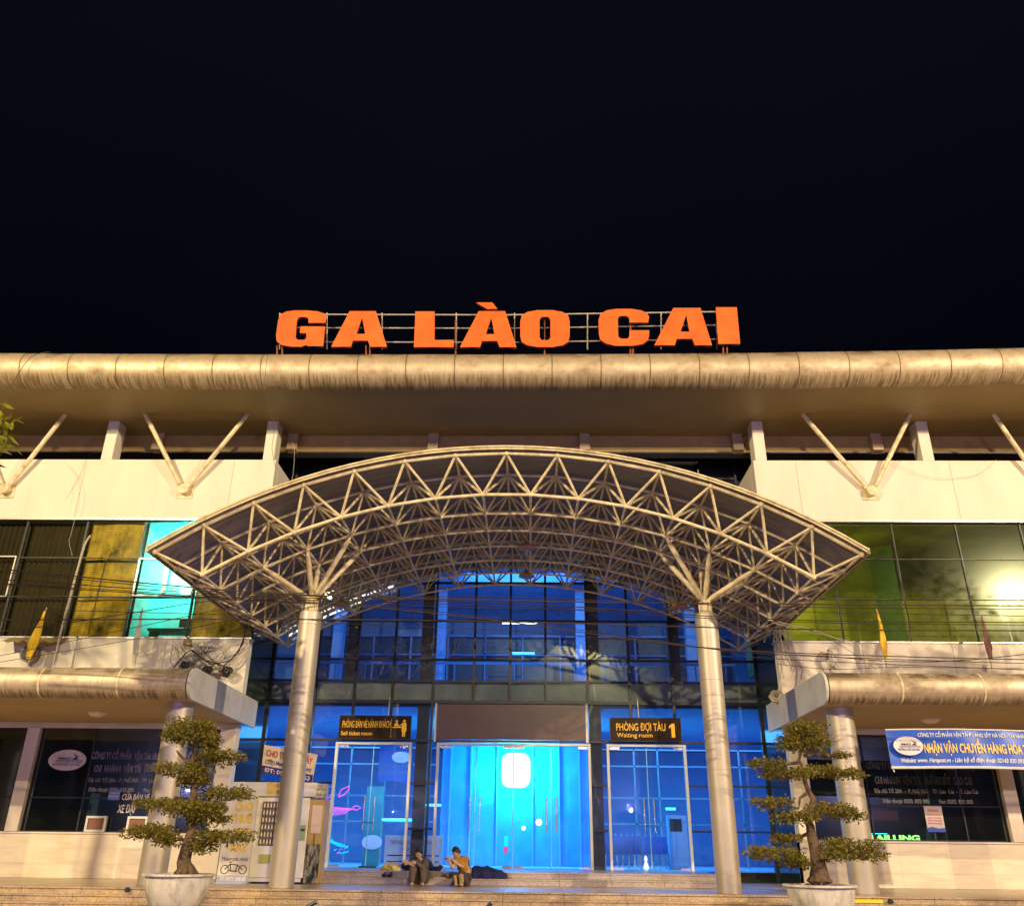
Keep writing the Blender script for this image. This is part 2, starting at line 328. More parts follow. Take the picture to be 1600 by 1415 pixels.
def tag(o, label, cat, group=None, kind=None):
    o['label'] = label; o['category'] = cat
    if group: o['group'] = group
    if kind: o['kind'] = kind
    return o
def struct(o): o['kind'] = 'structure'; return o
def copy_tree(o, parent=None, dx=Vector((0, 0, 0))):
    c = o.copy(); C.objects.link(c); c.parent = parent
    for ch in list(o.children): copy_tree(ch, c)
    return c
def text(body, x0, x1, zb, cap, y, m, parent, name='lettering', bold=.0, depth=.006, slant=0, curve=None):
    c = bpy.data.curves.new(name, 'FONT'); c.body = body; c.size = 1; c.offset = bold; c.extrude = .5; c.resolution_u = 3
    t = bpy.data.objects.new(name, c); C.objects.link(t); dg = bpy.context.evaluated_depsgraph_get()
    me = bpy.data.meshes.new_from_object(t.evaluated_get(dg)); bpy.data.objects.remove(t)
    xs = [v.co.x for v in me.vertices]; a, b = min(xs), max(xs); off = world(parent) if parent else Vector((0, 0, 0))
    for v in me.vertices:
        u = (v.co.x-a)/(b-a); h = v.co.y/.73*cap
        x = x0+(x1-x0)*u + slant*h; z = zb+h; yy = y - v.co.z*depth
        if curve: x, yy2, z = curve(x, z); yy = yy2 - v.co.z*depth
        v.co = Vector((x, yy, z))-off
    me.materials.clear(); me.materials.append(m)
    o = bpy.data.objects.new(name, me); C.objects.link(o)
    if parent: o.parent = parent
    return o

# ------------------------------------------------------------------ setting: ground, steps, platform
PF = 1.2                                                # platform height above the plaza
g = MB().add([(-300, -300, 0), (300, -300, 0), (300, 300, 0), (-300, 300, 0)], [(0, 1, 2, 3)]).build('plaza_ground', M['plaza']); struct(g)
s = MB()
for k in range(1, 10):
    y0 = 19-.3*k; z = PF-.12*k
    s.prismx([(y0, z-.03), (y0-.022, z-.03), (y0-.022, z), (y0+.32, z), (y0+.32, z-.125), (y0, z-.125)], -40, 40)
struct(s.build('front_steps', M['granite']))
s = MB(); s.prismx([(19, PF-.03), (18.975, PF-.03), (18.975, PF), (26.2, PF), (26.2, .02), (19, .02)], -40, 40)
struct(s.build('platform', M['granite']))
s = MB()
for x0, x1, y0, z0, z1 in ((-5.5, 5.3, 22.0, PF+.004, 1.34), (-5.25, 5.12, 22.4, 1.342, 1.47)):
    s.prismx([(y0, z1-.03), (y0-.015, z1-.03), (y0-.015, z1), (25.93, z1), (25.93, z0), (y0, z0)], x0, x1)
struct(s.build('door_landing', M['granite2']))

# ------------------------------------------------------------------ station building
ST = thing('station_building', 'cream railway station with glass centre bay, green windowed wings and rounded metal roof edge', 'building', (0, 23.5, PF))
YW = 23.5
def bowY(x, y):            # the roof edge bows a little towards the plaza at the ends
    return y - (.0016*x*x if x > 0 else .0005*x*x)
# parapets
for sx, m in ((-1, 'cream'), (1, 'cream2')):
    p = MB().box(min(sx*7.15, sx*40), max(sx*7.15, sx*40), YW, YW+.35, 10.66, 12.55)
    p.box(min(sx*7.15, sx*7.5), max(sx*7.15, sx*7.5), YW+.353, 26.3, 10.0, 12.55)
    p.build('parapet_wall', M[m], ST, bevel=.01)
    MB().box(min(sx*7.1, sx*40), max(sx*7.1, sx*40), YW-.05, YW+.3, 10.60, 10.655).build('window_head', M['alu'], ST)
    # expansion joints drawn as thin grooves
    j = MB()
    for x in (12.9, 8.4, 17.4):
        j.box(sx*x-.006, sx*x+.006, YW-.003, YW+.01, 10.7, 12.5)
    j.build('wall_joint', M['soffit'], ST)
    w_ = MB().box(min(sx*7.2, sx*40), max(sx*7.2, sx*40), YW, YW+.3, 4.76, 7.13)
    w_.build('sill_wall', M['cream2'] if sx > 0 else M['cream'], ST)
    MB().box(min(sx*7.15, sx*40), max(sx*7.15, sx*40), YW-.04, YW+.3, 7.133, 7.17).build('window_sill', M['alu'], ST)
    j = MB()
    for x in (9.5, 11.9, 14.3):
        j.box(sx*x-.006, sx*x+.006, YW-.003, YW+.01, 5.0, 7.1)
    j.build('wall_joint', M['soffit'], ST)
    # ground floor wall with marble courses
    b_ = MB(); zz = [PF+.004, 1.52, 1.87, 2.2]
    for k in range(3):
        x = 7.3 
        while x < 26:
            x2 = min(x+1.15, 26); b_.box(min(sx*x, sx*x2)+.0015, max(sx*x, sx*x2)-.0015, YW, YW+.2, zz[k], zz[k+1]-.003); x = x2
    b_.build('base_wall', M['marble'], ST)
    MB().box(min(sx*7.2, sx*26), max(sx*7.2, sx*26), YW+.02, YW+.28, PF+.002, 2.19).build('base_backing', M['marble'], ST)
    MB().box(min(sx*7.3, sx*26), max(sx*7.3, sx*26), YW-.03, YW+.25, 2.2, 2.24).build('base_sill', M['marble'], ST)
    # corner pillar and bay pillar
    for x0, x1 in ((7.2, 7.62), (12.42, 12.76), (17.6, 17.94)):
        MB().box(min(sx*x0, sx*x1), max(sx*x0, sx*x1), YW-.06, YW+.3, (2.243 if x0 > 8 else PF+.004), 4.757).build('pillar', M['cream2'], ST, bevel=.01)
    MB().box(min(sx*7.22, sx*7.5), max(sx*7.22, sx*7.5), YW+.301, 26.3, PF+.004, 9.99).build('return_wall', plain('returnglass', (.012, .022, .012), .12), ST)
    # roof posts
    for x in (7.4, 12.35, 17.3):
        MB().box(sx*x-.17, sx*x+.17, YW+.02, YW+.5, 12.552, 13.9).build('roof_post', M[m], ST, bevel=.012)
# roof edge: fat rounded cladding in segments with raised seams
r_ = .52; prof = []
for k in range(19):
    a = R(100-k*205/18); prof.append((-math.sin(R(90))*0-math.cos(R(90)-a)*0, 0))
prof = [(-math.sin(t), math.cos(t)) for t in [R(-12+k*200/22) for k in range(23)]]
seams = [-22+1.36*i for i in range(34)]
fas = MB(); sm = MB()
for i in range(len(seams)-1):
    x0, x1 = seams[i], seams[i+1]
    for (xa, xb, rr) in ((x0+.012, x1-.012, r_+random.uniform(-.004, .004)),):
        nu = 4
        b = len(fas.v)
        for a in range(nu+1):
            x = xa+(xb-xa)*a/nu
            for (cy, cz) in prof: fas.v.append(Vector((x, bowY(x, 21.25)+cy*rr, 14.25+cz*rr)))
        n = len(prof)
        for a in range(nu):
            for k in range(n-1): fas.f.append((b+a*n+k, b+a*n+k+1, b+(a+1)*n+k+1, b+(a+1)*n+k))
    sm = MB(); b = len(sm.v); n = len(prof); rr = r_-.012
    for x in (x0-.02, x0+.02):
        for (cy, cz) in prof: sm.v.append(Vector((x, bowY(x, 21.25)+cy*rr, 14.25+cz*rr)))
    for k in range(n-1): sm.f.append((b+k, b+k+1, b+n+k+1, b+n+k))
    if abs(x0) < 18: sm.build('fascia_seam', M['seam'], ST, smooth=True)
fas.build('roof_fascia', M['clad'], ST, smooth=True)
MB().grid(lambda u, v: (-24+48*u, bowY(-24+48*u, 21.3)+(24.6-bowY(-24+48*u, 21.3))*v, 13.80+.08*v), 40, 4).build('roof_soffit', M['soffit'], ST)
j = MB()
for i, x in enumerate(seams):
    j.box(x-.005, x+.005, 21.6, 24.3, 13.772, 13.795)
MB().box(-24, 24, 21.4, 40, 14.3, 14.5).build('roof_slab', M['soffit'], ST)
MB().box(-24, 24, 24.6, 24.9, 13.32, 13.9).build('fascia_beam', plain('beam_olive', (.50, .35, .13), .6), ST)
MB().box(-24, 24, 24.55, 24.95, 13.27, 13.315).build('beam_flange', plain('flange_dark', (.06, .05, .06), .5), ST)
for x in (-11.3, -7.0, -2.55, 2.22, 7.0, 11.3) : MB().add([(x-.16, 24.59, 13.9), (x+.16, 24.59, 13.9), (x+.16, 24.35, 13.3), (x-.16, 24.35, 13.3), (x-.16, 24.4, 13.9), (x+.16, 24.4, 13.9), (x+.16, 24.59, 13.26), (x-.16, 24.59, 13.26)], [(0, 1, 5, 4), (4, 5, 2, 3), (3, 2, 6, 7), (0, 4, 3, 7), (1, 6, 2, 5), (0, 7, 6, 1)]).build('beam_bracket', M['soffit_low'], ST)
MB().box(-24, -7.55, 26.6, 26.8, 11.0, 13.9).build('terrace_recess', M['dark'], ST); MB().box(7.55, 24, 26.6, 26.8, 11.0, 13.9).build('terrace_recess', M['dark'], ST)
MB().box(-24, -7.55, 23.86, 26.58, 10.96, 11.06).build('terrace_floor', M['dark'], ST); MB().box(7.55, 24, 23.86, 26.58, 10.96, 11.06).build('terrace_floor', M['dark'], ST)
# V struts under the eaves
for jx, tops in ((-15.1, (-13.65, -16.6)), (-9.73, (-11.2, -8.05)), (10.43, (8.65, 11.85)), (15.5, (14.3, 17.0))):
    pl = MB().box(jx-.24, jx+.24, YW-.03, YW-.002, 11.28, 11.72)
    for bx in (-.19, .19):
        for bz in (11.34, 11.66): pl.lathe([(.018, 0), (.018, .02)], (jx+bx, YW-.04, bz), 6)
    hub = pl.build('mount_plate', M['soffit_low'] if 0 else M['truss'], ST)
    h = MB(); pts = [(jx, YW-.03, 11.52), (jx, YW-.22, 11.52)]; h.tube(pts[0], pts[1], .15, 20); h.build('hub', M['truss'], hub, smooth=True)
    for tx in tops:
        a = Vector((jx+(tx-jx)*.07, YW-.14, 11.62)); b = Vector((tx, 23.05, 13.86)); d = (b-a).normalized()
        q = MB().tube(a+d*.06, b, .068, 12); q.obox(a+d*.06, d*.09, Vector((0, .012, 0)), d.cross(Vector((0, 1, 0)))*.05)
        q.build('strut', M['truss'], ST, smooth=True)

# windows of the upper wings
def window(x0, x1, z0, z1, y, rows, pane, fr='black', fw_=.03, name='window'):
    f = MB(); f.box(x0, x1, y-.02, y+.06, z0, z0+fw_).box(x0, x1, y-.02, y+.06, z1-fw_, z1).box(x0, x0+fw_, y-.02, y+.06, z0+fw_, z1-fw_).box(x1-fw_, x1, y-.02, y+.06, z0+fw_, z1-fw_)
    for z in rows: f.box(x0+fw_, x1-fw_, y-.018, y+.058, z-fw_*.6, z+fw_*.6)
    o = f.build(name, M[fr], ST)
    MB().add([(x0+fw_*.5, y+.02, z0), (x1-fw_*.5, y+.02, z0), (x1-fw_*.5, y+.02, z1), (x0+fw_*.5, y+.02, z1)], [(0, 1, 2, 3)]).build('pane', M[pane], o)
    return o
Lx = [-17.9, -16.05, -14.26, -12.47, -10.76, -9.01, -7.2]; Rx = [7.2, 9.07, 10.9, 12.72, 14.55, 16.4, 18.2]
for a, b in zip(Lx[:-1], Lx[1:]): window(a+.003, b-.003, 7.172, 10.598, YW+.08, (8.32, 9.47), 'glass_l', fw_=.022)
for a, b in zip(Rx[:-1], Rx[1:]): window(a+.003, b-.003, 7.172, 10.598, YW+.08, (8.36, 9.52), 'glass_r', fw_=.014)
# opened light coloured sashes
def sash(x0, x1, z0, z1, y, mid=None, m='alu'):
    f = MB(); t = .035
    f.box(x0, x1, y, y+.04, z0, z0+t).box(x0, x1, y, y+.04, z1-t, z1).box(x0, x0+t, y, y+.04, z0+t, z1-t).box(x1-t, x1, y, y+.04, z0+t, z1-t)
    if mid: f.box(mid-.05, mid+.05, y, y+.04, z0+t, z1-t)
    return f.build('sash', M[m], ST)
sash(-10.72, -9.03, 8.33, 9.45, YW-.0, mid=-9.85); sash(-15.9, -14.3, 8.30, 9.50, YW-.0)
# rooms behind
def room(name, x0, x1, y0, y1, z0, z1, m):
    MB().add([(x0, y0, z0), (x1, y0, z0), (x1, y1, z0), (x0, y1, z0), (x0, y0, z1), (x1, y0, z1), (x1, y1, z1), (x0, y1, z1)],
             [(3, 2, 6, 7), (0, 3, 7, 4), (2, 1, 5, 6), (0, 1, 2, 3), (4, 7, 6, 5)]).build(name, M[m], ST)
room('office_room', -10.74, -9.03, 23.82, 26.4, 7.0, 10.9, 'room')
room('dark_room', -20, -10.78, 23.82, 27.2, 7.0, 10.95, 'roomdark'); room('dark_room', -8.99, -7.25, 23.82, 25.2, 7.0, 10.95, 'roomdark')
plain('greenroom', (.46, .42, .15), .8, var=.7, scale=.8)
room('side_room', 7.52, 19, 23.82, 28.2, 7.0, 10.9, 'greenroom')
plain('roomblue', (.05, .07, .09), .8)
for sx in (-1, 1): room('ticket_room', min(sx*7.52, sx*26), max(sx*7.52, sx*26), 23.9, 27.5, 1.4, 4.9, 'roomblue')
# ground floor windows
for a, b, ms in ((-12.42, -7.62, (-10.98, -9.25)), (-17.6, -12.76, (-15, -14)), (7.62, 12.42, (9.1, 10.6, 11.4)), (12.76, 17.6, (14.4, 16))):
    o = window(a, b, 2.243, 4.755, YW+.1, (3.05,), 'glass_g', fw_=.03)
    for mx_ in ms: MB().box(mx_-.018, mx_+.018, YW+.085, YW+.15, 2.275, 3.03).build('mullion', M['black'], o); MB().box(mx_-.018, mx_+.018, YW+.085, YW+.15, 3.07, 4.72).build('mullion', M['black'], o)
for hx0, hx1 in ((131, 163), (196, 228)):
    f = MB(); x0, x1, z0, z1 = at(hx0, 1300, YW).x, at(hx1, 1300, YW).x, 2.25, at(150, 1274, YW).z
    f.box(x0, x1, YW-.03, YW+.06, z0, z0+.055).box(x0, x1, YW-.03, YW+.06, z1-.055, z1).box(x0, x0+.055, YW-.03, YW+.06, z0+.055, z1-.055).box(x1-.055, x1, YW-.03, YW+.06, z0+.055, z1-.055)
    o = f.build('ticket_hatch', M['white'], ST); MB().box(x0+.07, x1-.07, YW+.0, YW+.03, z0+.07, z1-.07).build('hatch_board', plain('hatch', (.26, .11, .05), .5), o)

# glazed centre bay
YG = 26.0
vx = [-7.2, -5.85, -4.68, -3.55, -2.35, -1.15, -.08, .98, 2.22, 3.45, 4.72, 5.85, 7.2]
hz = [4.78, 5.87, 6.47, 7.1, 8.28, 9.47, 10.65, 11.85, 13.0]
doors = [(-5.03, -2.93), (-2.11, 2.2), (2.76, 4.92)]
fr = MB()
for x in vx:
    z0 = PF+.004
    if any(a-.1 < x < b+.1 for a, b in doors): z0 = 4.8 if abs(x) > 2.3 or abs(x) < 2.1 else 4.8
    if -2.3 < x < 2.3: z0 = 5.9
    fr.box(x-.035, x+.035, YG-.05, YG+.08, z0, 13.9)
xs_lo = [(-7.2, -5.9), (-5.8, -5.1), (-2.86, -2.18), (2.27, 2.69), (4.99, 5.8), (5.9, 7.2)]
for z in hz: fr.box(-7.2, 7.2, YG-.04, YG+.07, z-.03, z+.03) if z != 5.87 else fr.box(-7.2, 7.2, YG-.06, YG+.07, z-.045, z+.045)
for z in (2.45, 3.62):
    for a, b in xs_lo: fr.box(a, b, YG-.04, YG+.07, z-.025, z+.025)
fr.build('curtain_wall_frame', M['black'], ST)
gl = MB()
def q4(b, x0, x1, z0, z1, y): b.add([(x0, y, z0), (x1, y, z0), (x1, y, z1), (x0, y, z1)], [(0, 1, 2, 3)])
for a, b in zip(vx[:-1], vx[1:]):
    zs = [4.8]+hz[1:]+[13.9]
    for z0, z1 in zip(zs[:-1], zs[1:]):
        if z0 == 4.8 and -2.3 < (a+b)/2 < 2.2: continue
        t = random.uniform(-.004, .004); gl.add([(a, YG+t, z0), (b, YG-t, z0), (b, YG-t*.5, z1), (a, YG+t*1.3, z1)], [(0, 1, 2, 3)])
for a, b in ((-7.2, -5.05), (-2.9, -2.13), (2.22, 2.74), (4.94, 7.2)): q4(gl, a, b, PF+.005, 4.76, YG)
gl.build('curtain_wall_glass', M['glass_c'], ST)
# sliding glass doors
for a, b in doors:
    f = MB().box(a-.05, a+.02, YG-.09, YG+.07, 1.472, 4.72).box(b-.02, b+.05, YG-.09, YG+.07, 1.472, 4.72).box(a+.02, b-.02, YG-.09, YG+.07, 4.66, 4.72)
    d = f.build('door', M['white'], ST); n = 4 if b-a > 3 else 2; wl = (b-a-.04)/n
    for k in range(n):
        x0 = a+.02+k*wl; p = MB(); q4(p, x0+.008, x0+wl-.008, 1.5, 4.65, YG-.01); p.build('door_leaf', M['glass_door'], d)
        e = MB().box(x0+wl-.012, x0+wl+.012, YG-.025, YG-.0, 1.5, 4.65) if k < n-1 else None
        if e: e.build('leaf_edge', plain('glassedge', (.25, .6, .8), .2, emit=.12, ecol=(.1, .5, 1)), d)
        px_ = MB()
        xa = x0 if k % 2 == 0 else x0+wl-.3
        px_.box(xa+.02, xa+.3, YG-.04, YG-.012, 4.58, 4.65); px_.build('patch_fitting', M['steel'], d); MB().box(xa+.02, xa+.3, YG-.04, YG-.012, 1.48, 1.54).build('patch_fitting', M['steel'], d)
        hx = x0+wl-.14 if k % 2 == 0 else x0+.14
        h = MB().tube((hx, YG-.1, 2.40), (hx, YG-.1, 3.28), .022, 10).tube((hx, YG-.1, 2.5), (hx, YG-.01, 2.5), .012, 6).tube((hx, YG-.1, 3.18), (hx, YG-.01, 3.18), .012, 6)
        h.build('door_handle', M['steel'], d, smooth=True)
    if n == 2: MB().box((a+b)/2-.16, (a+b)/2+.16, YG-.13, YG-.1, 2.58, 2.6).build('door_lock', M['black'], d)
# brown board above the middle doors
MB().box(-2.2, 2.13, YG-.07, YG-.02, 4.82, 5.80).build('transom_board', mat('brown_board', (.11, .055, .05), .35, var=.15, scale=2), ST)
MB().box(-2.26, -2.2, YG-.08, YG, 4.75, 5.83).box(2.13, 2.2, YG-.08, YG, 4.75, 5.83).build('transom_jamb', M['white'], ST)
# interior of the hall
H = 'hall'
room('hall_shell', -12, 12, 26.35, 36, 6.47, 11.8, 'hall')
MB().box(-7.2, 7.2, YG+.12, 26.34, 5.9, 6.44).build('floor_edge', mat('slab_edge_board', (.92, .78, .40), .6, var=.2, scale=1.5, col2=(.45, .32, .2), amt=.5), ST)
MB().box(-12, 12, 26.35, 36.0, 5.75, 6.46).build('floor_slab', M['hall'], ST)
MB().box(-7.5, 7.5, 26.35, 26.5, 11.8, 14.2).build('ceiling_bulkhead', M['dark'], ST)
room('hall_lower', -12, 12, 26.1, 40, 1.45, 5.74, 'hall')
for x in (-4.88, -2.62, 2.42, 4.85):
    MB().box(x-.17, x+.17, YG+.13, YG+.42, 1.46 if abs(x) < 4 else 6.47, 13.9).build('hall_column', plain('colbrown', (.20, .14, .09), .6), ST)
for x, y in ((-2.9, 32.5), (2.45, 32.5), (-6.8, 32.5), (6.6, 32.5)):
    MB().box(x-.2, x+.2, y, y+.4, 6.48, 11.79).build('inner_column', M['hallw'], ST)
MB().box(-12, 12, 32, 35.9, 11.2, 11.78).build('ceiling_beam', M['hallw'], ST)
q = MB()
for k in range(-5, 6):
    x = k*1.55+.2
    q.box(x-.03, x+.03, 35.7, 35.9, 8.0, 10.0)
q.box(-9, 9, 35.7, 35.9, 9.97, 10.05).box(-9, 9, 35.7, 35.9, 9.2, 9.25).build('gallery_window_frame', M['hallw'], ST)
MB().box(-8.8, 8.8, 35.92, 35.97, 8.0, 10.0).build('gallery_window_pane', plain('gwin', (.07, .09, .14), .3), ST)
q = MB()      # gallery rail
for k in range(-8, 9): q.box(k*1.0-.02, k*1.0+.02, 29.0, 29.05, 6.47, 7.55)
q.box(-9, 9, 28.98, 29.07, 7.55, 7.62).build('gallery_rail', M['hallw'], ST)
# ground floor partitions (waiting room and ticket room)
q = MB()
for x in (-7.6, -5.6, -4.4, 3.2, 4.05, 4.85, 5.8, 7.6): q.box(x-.025, x+.025, 31, 31.06, 1.46, 5.1)
for z in (2.75, 3.55, 4.55, 5.08):
    q.box(-9, -2.6, 31, 31.055, z-.025, z+.025); q.box(2.6, 9, 31, 31.055, z-.025, z+.025)
q.build('partition_frame', plain('partition_alu', (.30, .32, .36), .4), ST)
MB().box(-2.5, 2.5, 31.4, 31.5, 1.46, 5.7).build('halo_wall', mat('frost', (.05, .36, .72), .5, var=.15, scale=2), ST)  # wall added close behind the screen to catch the bloom halo
q = MB()
for x in (-2.2, -1.5, -.6, .6, 1.5, 2.2): q.box(x-.03, x+.03, 31.33, 31.39, 1.46, 5.7)
q.build('inner_post', M['hallw'], ST)
MB().box(-12, 12, 38, 38.1, 1.46, 5.7).build('hall_back_wall', M['hall'], ST)

# porch roofs over the wings' ground floor
for sx in (-1, 1):
    e = 7.02 if sx < 0 else 6.98
    fas = MB(); seams_ = []; segs = [e]+[8.55+1.75*i for i in range(9)]
    prf = [(-math.sin(t), math.cos(t)) for t in [R(-8+k*196/18) for k in range(19)]]; n = len(prf)
    for i in range(len(segs)-1):
        b = len(fas.v)
        for a in range(3):
            x = sx*(segs[i]+.01+(segs[i+1]-segs[i]-.02)*a/2)
            for cy, cz in prf: fas.v.append(Vector((x, 19.42+cy*.335, 5.235+cz*.335)))
        for a in range(2):
            for k in range(n-1): fas.f.append((b+a*n+k, b+a*n+k+1, b+(a+1)*n+k+1, b+(a+1)*n+k))
        if i:
            sms = MB(); b = 0
            for x in (segs[i]-.022, segs[i]+.022):
                for cy, cz in prf: sms.v.append(Vector((sx*x, 19.42+cy*.342, 5.235+cz*.342)))
            for k in range(n-1): sms.f.append((b+k, b+k+1, b+n+k+1, b+n+k))
            seams_.append(sms)
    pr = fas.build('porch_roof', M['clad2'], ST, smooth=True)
    for q_s in seams_[:5]: q_s.build('porch_seam', M['truss'], pr, smooth=True)
    a, b = sorted((sx*e, sx*25)); MB().box(a, b, 19.42, YW-.01, 5.50, 5.565).build('porch_top', M['soffit'], pr)
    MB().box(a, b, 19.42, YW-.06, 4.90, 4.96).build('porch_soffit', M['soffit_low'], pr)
    poly = [(19.42-math.sin(t)*.345, 5.235+math.cos(t)*.345) for t in [R(k*180/14) for k in range(15)]]+[(24.15, 4.87), (24.15, 5.56)]
    a, b = sorted((sx*(e-.015), sx*(e-.075))); ep = MB().prismx(poly, a, b).build('end_panel', M['panel'], pr)
    MB().box(min(a, b)-.004 if sx < 0 else a-.004, (max(a, b)+.004), 21.3, 21.31, 4.95, 5.5).box(a-.004, b+.004, 22.9, 22.91, 4.95, 5.5).build('panel_joint', M['soffit'], pr)
    # big silver porch column
    for x in (7.46, 15.2):
        q = MB().lathe([(.29, PF+.004), (.29, 2.6), (.284, 2.603), (.284, 2.612), (.29, 2.615), (.29, 3.95), (.284, 3.953), (.284, 3.962), (.29, 3.965), (.29, 4.898)], (sx*x, 20.1, 0), 40)
        q.build('porch_column', M['silver'], ST, smooth=True, ang=25)

# ------------------------------------------------------------------ entrance canopy (space frame vault)
CN = thing('entrance_canopy', 'arched steel space frame canopy on two silver columns in front of the station doors', 'canopy', (0, 19.5, PF))
RR, ZC, DA = 12.98, -3.15, R(4.93)
T = [[Vector((RR*math.sin((k-7)*DA), 17.1+1.19*i, ZC+RR*math.cos((k-7)*DA))) for k in range(15)] for i in range(8)]
B = [[Vector(((RR-.73)*math.sin((k-6.5)*DA), 17.68+1.19*i, ZC+(RR-.73)*math.cos((k-6.5)*DA))) for k in range(14)] for i in range(7)]
for i in range(8):
    q = MB(); rr = .040 if i == 0 else .030
    for k in range(14): q.tube(T[i][k], T[i][k+1], rr, 8)
    for k in range(15): q.ball(T[i][k], .062, 8, 6)
    q.build('top_chord', M['truss'], CN, smooth=True)
for i in range(7):
    q = MB(); rr = .038 if i == 0 else .030
    for k in range(13): q.tube(B[i][k], B[i][k+1], rr, 8)
    for k in range(14): q.ball(B[i][k], .058, 8, 6)
    q.build('bottom_chord', M['truss'], CN, smooth=True)
    q = MB()
    for k in range(14):
        for a, b in ((i, k), (i, k+1), (i+1, k), (i+1, k+1)):
            d = (T[a][b]-B[i][k]).normalized(); q.tube(B[i][k]+d*.03, T[a][b]-d*.03, .026 if i else .030, 7)
    q.build('web_bracing', M['truss'], CN, smooth=True)
for k in range(15):
    MB().path([T[i][k] for i in range(8)], .03, 7).build('roof_purlin', M['truss'], CN, smooth=True)
for k in range(14):
    MB().path([B[i][k] for i in range(7)], .028, 7).build('tie_rod', M['truss'], CN, smooth=True)
def sheet(u, v):
    a = (u-.5)*2*R(34.75); y = 16.99+8.85*v; rr = RR+.075+.018*(1 if int(v*120) % 4 < 2 else 0)
    return (rr*math.sin(a), y, ZC+rr*math.cos(a))
MB().grid(sheet, 28, 120).build('roof_sheet', M['sheet'], CN, solid=.012)
for off, th, yy in ((.055, .022, 16.97), (.105, .022, 16.95)):
    q = MB().path([((RR+off)*math.sin((k/28-.5)*2*R(34.75)), yy, ZC+(RR+off)*math.cos((k/28-.5)*2*R(34.75))) for k in range(29)], th, 6); q.build('edge_trim', M['truss'], CN, smooth=True)
for sx in (-1, 1):
    a = sx*R(34.75); MB().obox(((RR+.08)*math.sin(a), 21.4, ZC+(RR+.08)*math.cos(a)), (.03, 0, 0), (0, 4.45, 0), (0, 0, .07)).build('side_trim', M['sheet'], CN)
for sx in (-1, 1):
    X = sx*4.54; k0 = 2 if sx < 0 else 11
    q = MB().lathe([(.252, PF+.004), (.252, 3.52), (.246, 3.523), (.246, 3.532), (.252, 3.535), (.252, 5.05), (.246, 5.053), (.246, 5.062), (.252, 5.065), (.252, 5.38), (.246, 5.383), (.246, 5.39), (.252, 5.395), (.252, 6.56), (.246, 6.563), (.246, 6.572), (.252, 6.575), (.252, 6.86), (.24, 6.88)], (X, 19.5, 0), 48)
    col = q.build('column', M['silver'], CN, smooth=True, ang=25)
    q = MB().lathe([(.16, 6.881), (.14, 6.9), (.06, 7.2), (.05, 7.25)], (X, 19.5, 0), 16)
    for t in range(4):
        a = t*math.pi/4; d = Vector((math.cos(a), math.sin(a), 0)); q.obox((X, 19.5, 7.03), d*.15, d.cross(Vector((0, 0, 1)))*.012, (0, 0, .14))
    q.build('column_cap', M['truss'], col)
    for i in (1, 2):
        for k in (k0-1, k0, k0+1):
            p = Vector((X, 19.5, 7.16)); d = (B[i][k]-p).normalized(); n = B[i][k]
            MB().path([p+d*.04, p+d*.2, n-d*.22, n-d*.05], [.03, .062, .062, .03], 10).build('strut', M['truss'], col, smooth=True)

# glowing bars added for a bright streak along the rear left of the vault
SL = thing('glow_streak', 'white slotted streak of added glowing bars along the rear left edge of the canopy', 'light', (-5.5, 25.3, 8.8))
for k in range(13):
    a = -R(31.5)+k*R(1.22); 
    for dr in (0, -.16):
        if dr and k > 8: continue
        c = Vector(((RR+.0+dr)*math.sin(a), 25.75, ZC+(RR+dr)*math.cos(a))); d = Vector((math.cos(a), 0, -math.sin(a)))
        MB().obox(c, d*.105, (0, .02, 0), Vector((math.sin(a), 0, math.cos(a)))*.024).build('streak_segment', M['streakglow'], SL)
fl = thing('floodlight', 'small bright floodlight beside the left canopy column top', 'light', at(515, 932, 24.2))
MB().ball(at(515, 932, 24.2), .06, 12, 8).build('lens', emis('flood', (1, .98, .9), 30), fl)
MB().box(*[v for i in range(3) for v in (at(515, 932, 24.3)[i]-.1+(.06 if i == 1 else 0), at(515, 932, 24.3)[i]+.1+(.06 if i == 1 else 0))]).build('housing', M['black'], fl)

# bell lamps hanging in the truss
bl = [(823, 857, 21.2, 'brown bell lamp hanging highest in the middle of the canopy truss'), (823, 901, 23.8, 'brown bell lamp hanging lower in the middle of the truss, nearer the glass'),
      (453+60, 912, 20.9, 'brown bell lamp among the braces above the left column'), (533, 947, 22.6, 'brown bell lamp hanging right of the left column top'),
      (1082, 912, 21.0, 'brown bell lamp among the braces above the right column'), (1062, 950, 22.6, 'brown bell lamp hanging left of the right column top')]
for px, py, Y, lab in bl:
    c = at(px, py, Y); t = thing('bell_lamp', lab, 'lamp', c, 'bell lamps hanging in the canopy')
    MB().lathe([(.0, .02), (.22, 0), (.235, .02), (.18, .10), (.06, .17), (.05, .25)], c, 20).build('shade', plain('lampbrown', (.42, .20, .05), .4), t, smooth=True)
    MB().lathe([(.05, -.1), (.06, -.05), (.05, .0)], c, 12).build('bulb', M['hallw'], t, smooth=True)
    MB().tube(c+Vector((0, 0, .25)), c+Vector((0, 0, .8)), .012, 6).build('stem', M['truss'], t)
# ceiling lamps under the porches
for px, py, lab in ((150, 1122, 'round ceiling lamp under the left porch above the railway logo'), (1456, 1137, 'round ceiling lamp under the right porch above the blue banner')):
    c = at(px, py, 21.6); c.z = 4.895; t = thing('ceiling_lamp', lab, 'lamp', c, 'round ceiling lamps under the porches')
    MB().lathe([(.22, -.02), (.23, 0)], c, 24).build('ring', M['white'], t)
    MB().lathe([(.03, -.10), (.12, -.09), (.19, -.05), (.205, -.021)], c, 24).build('diffuser', plain('diffus', (.9, .78, .6), .4), t, smooth=True)

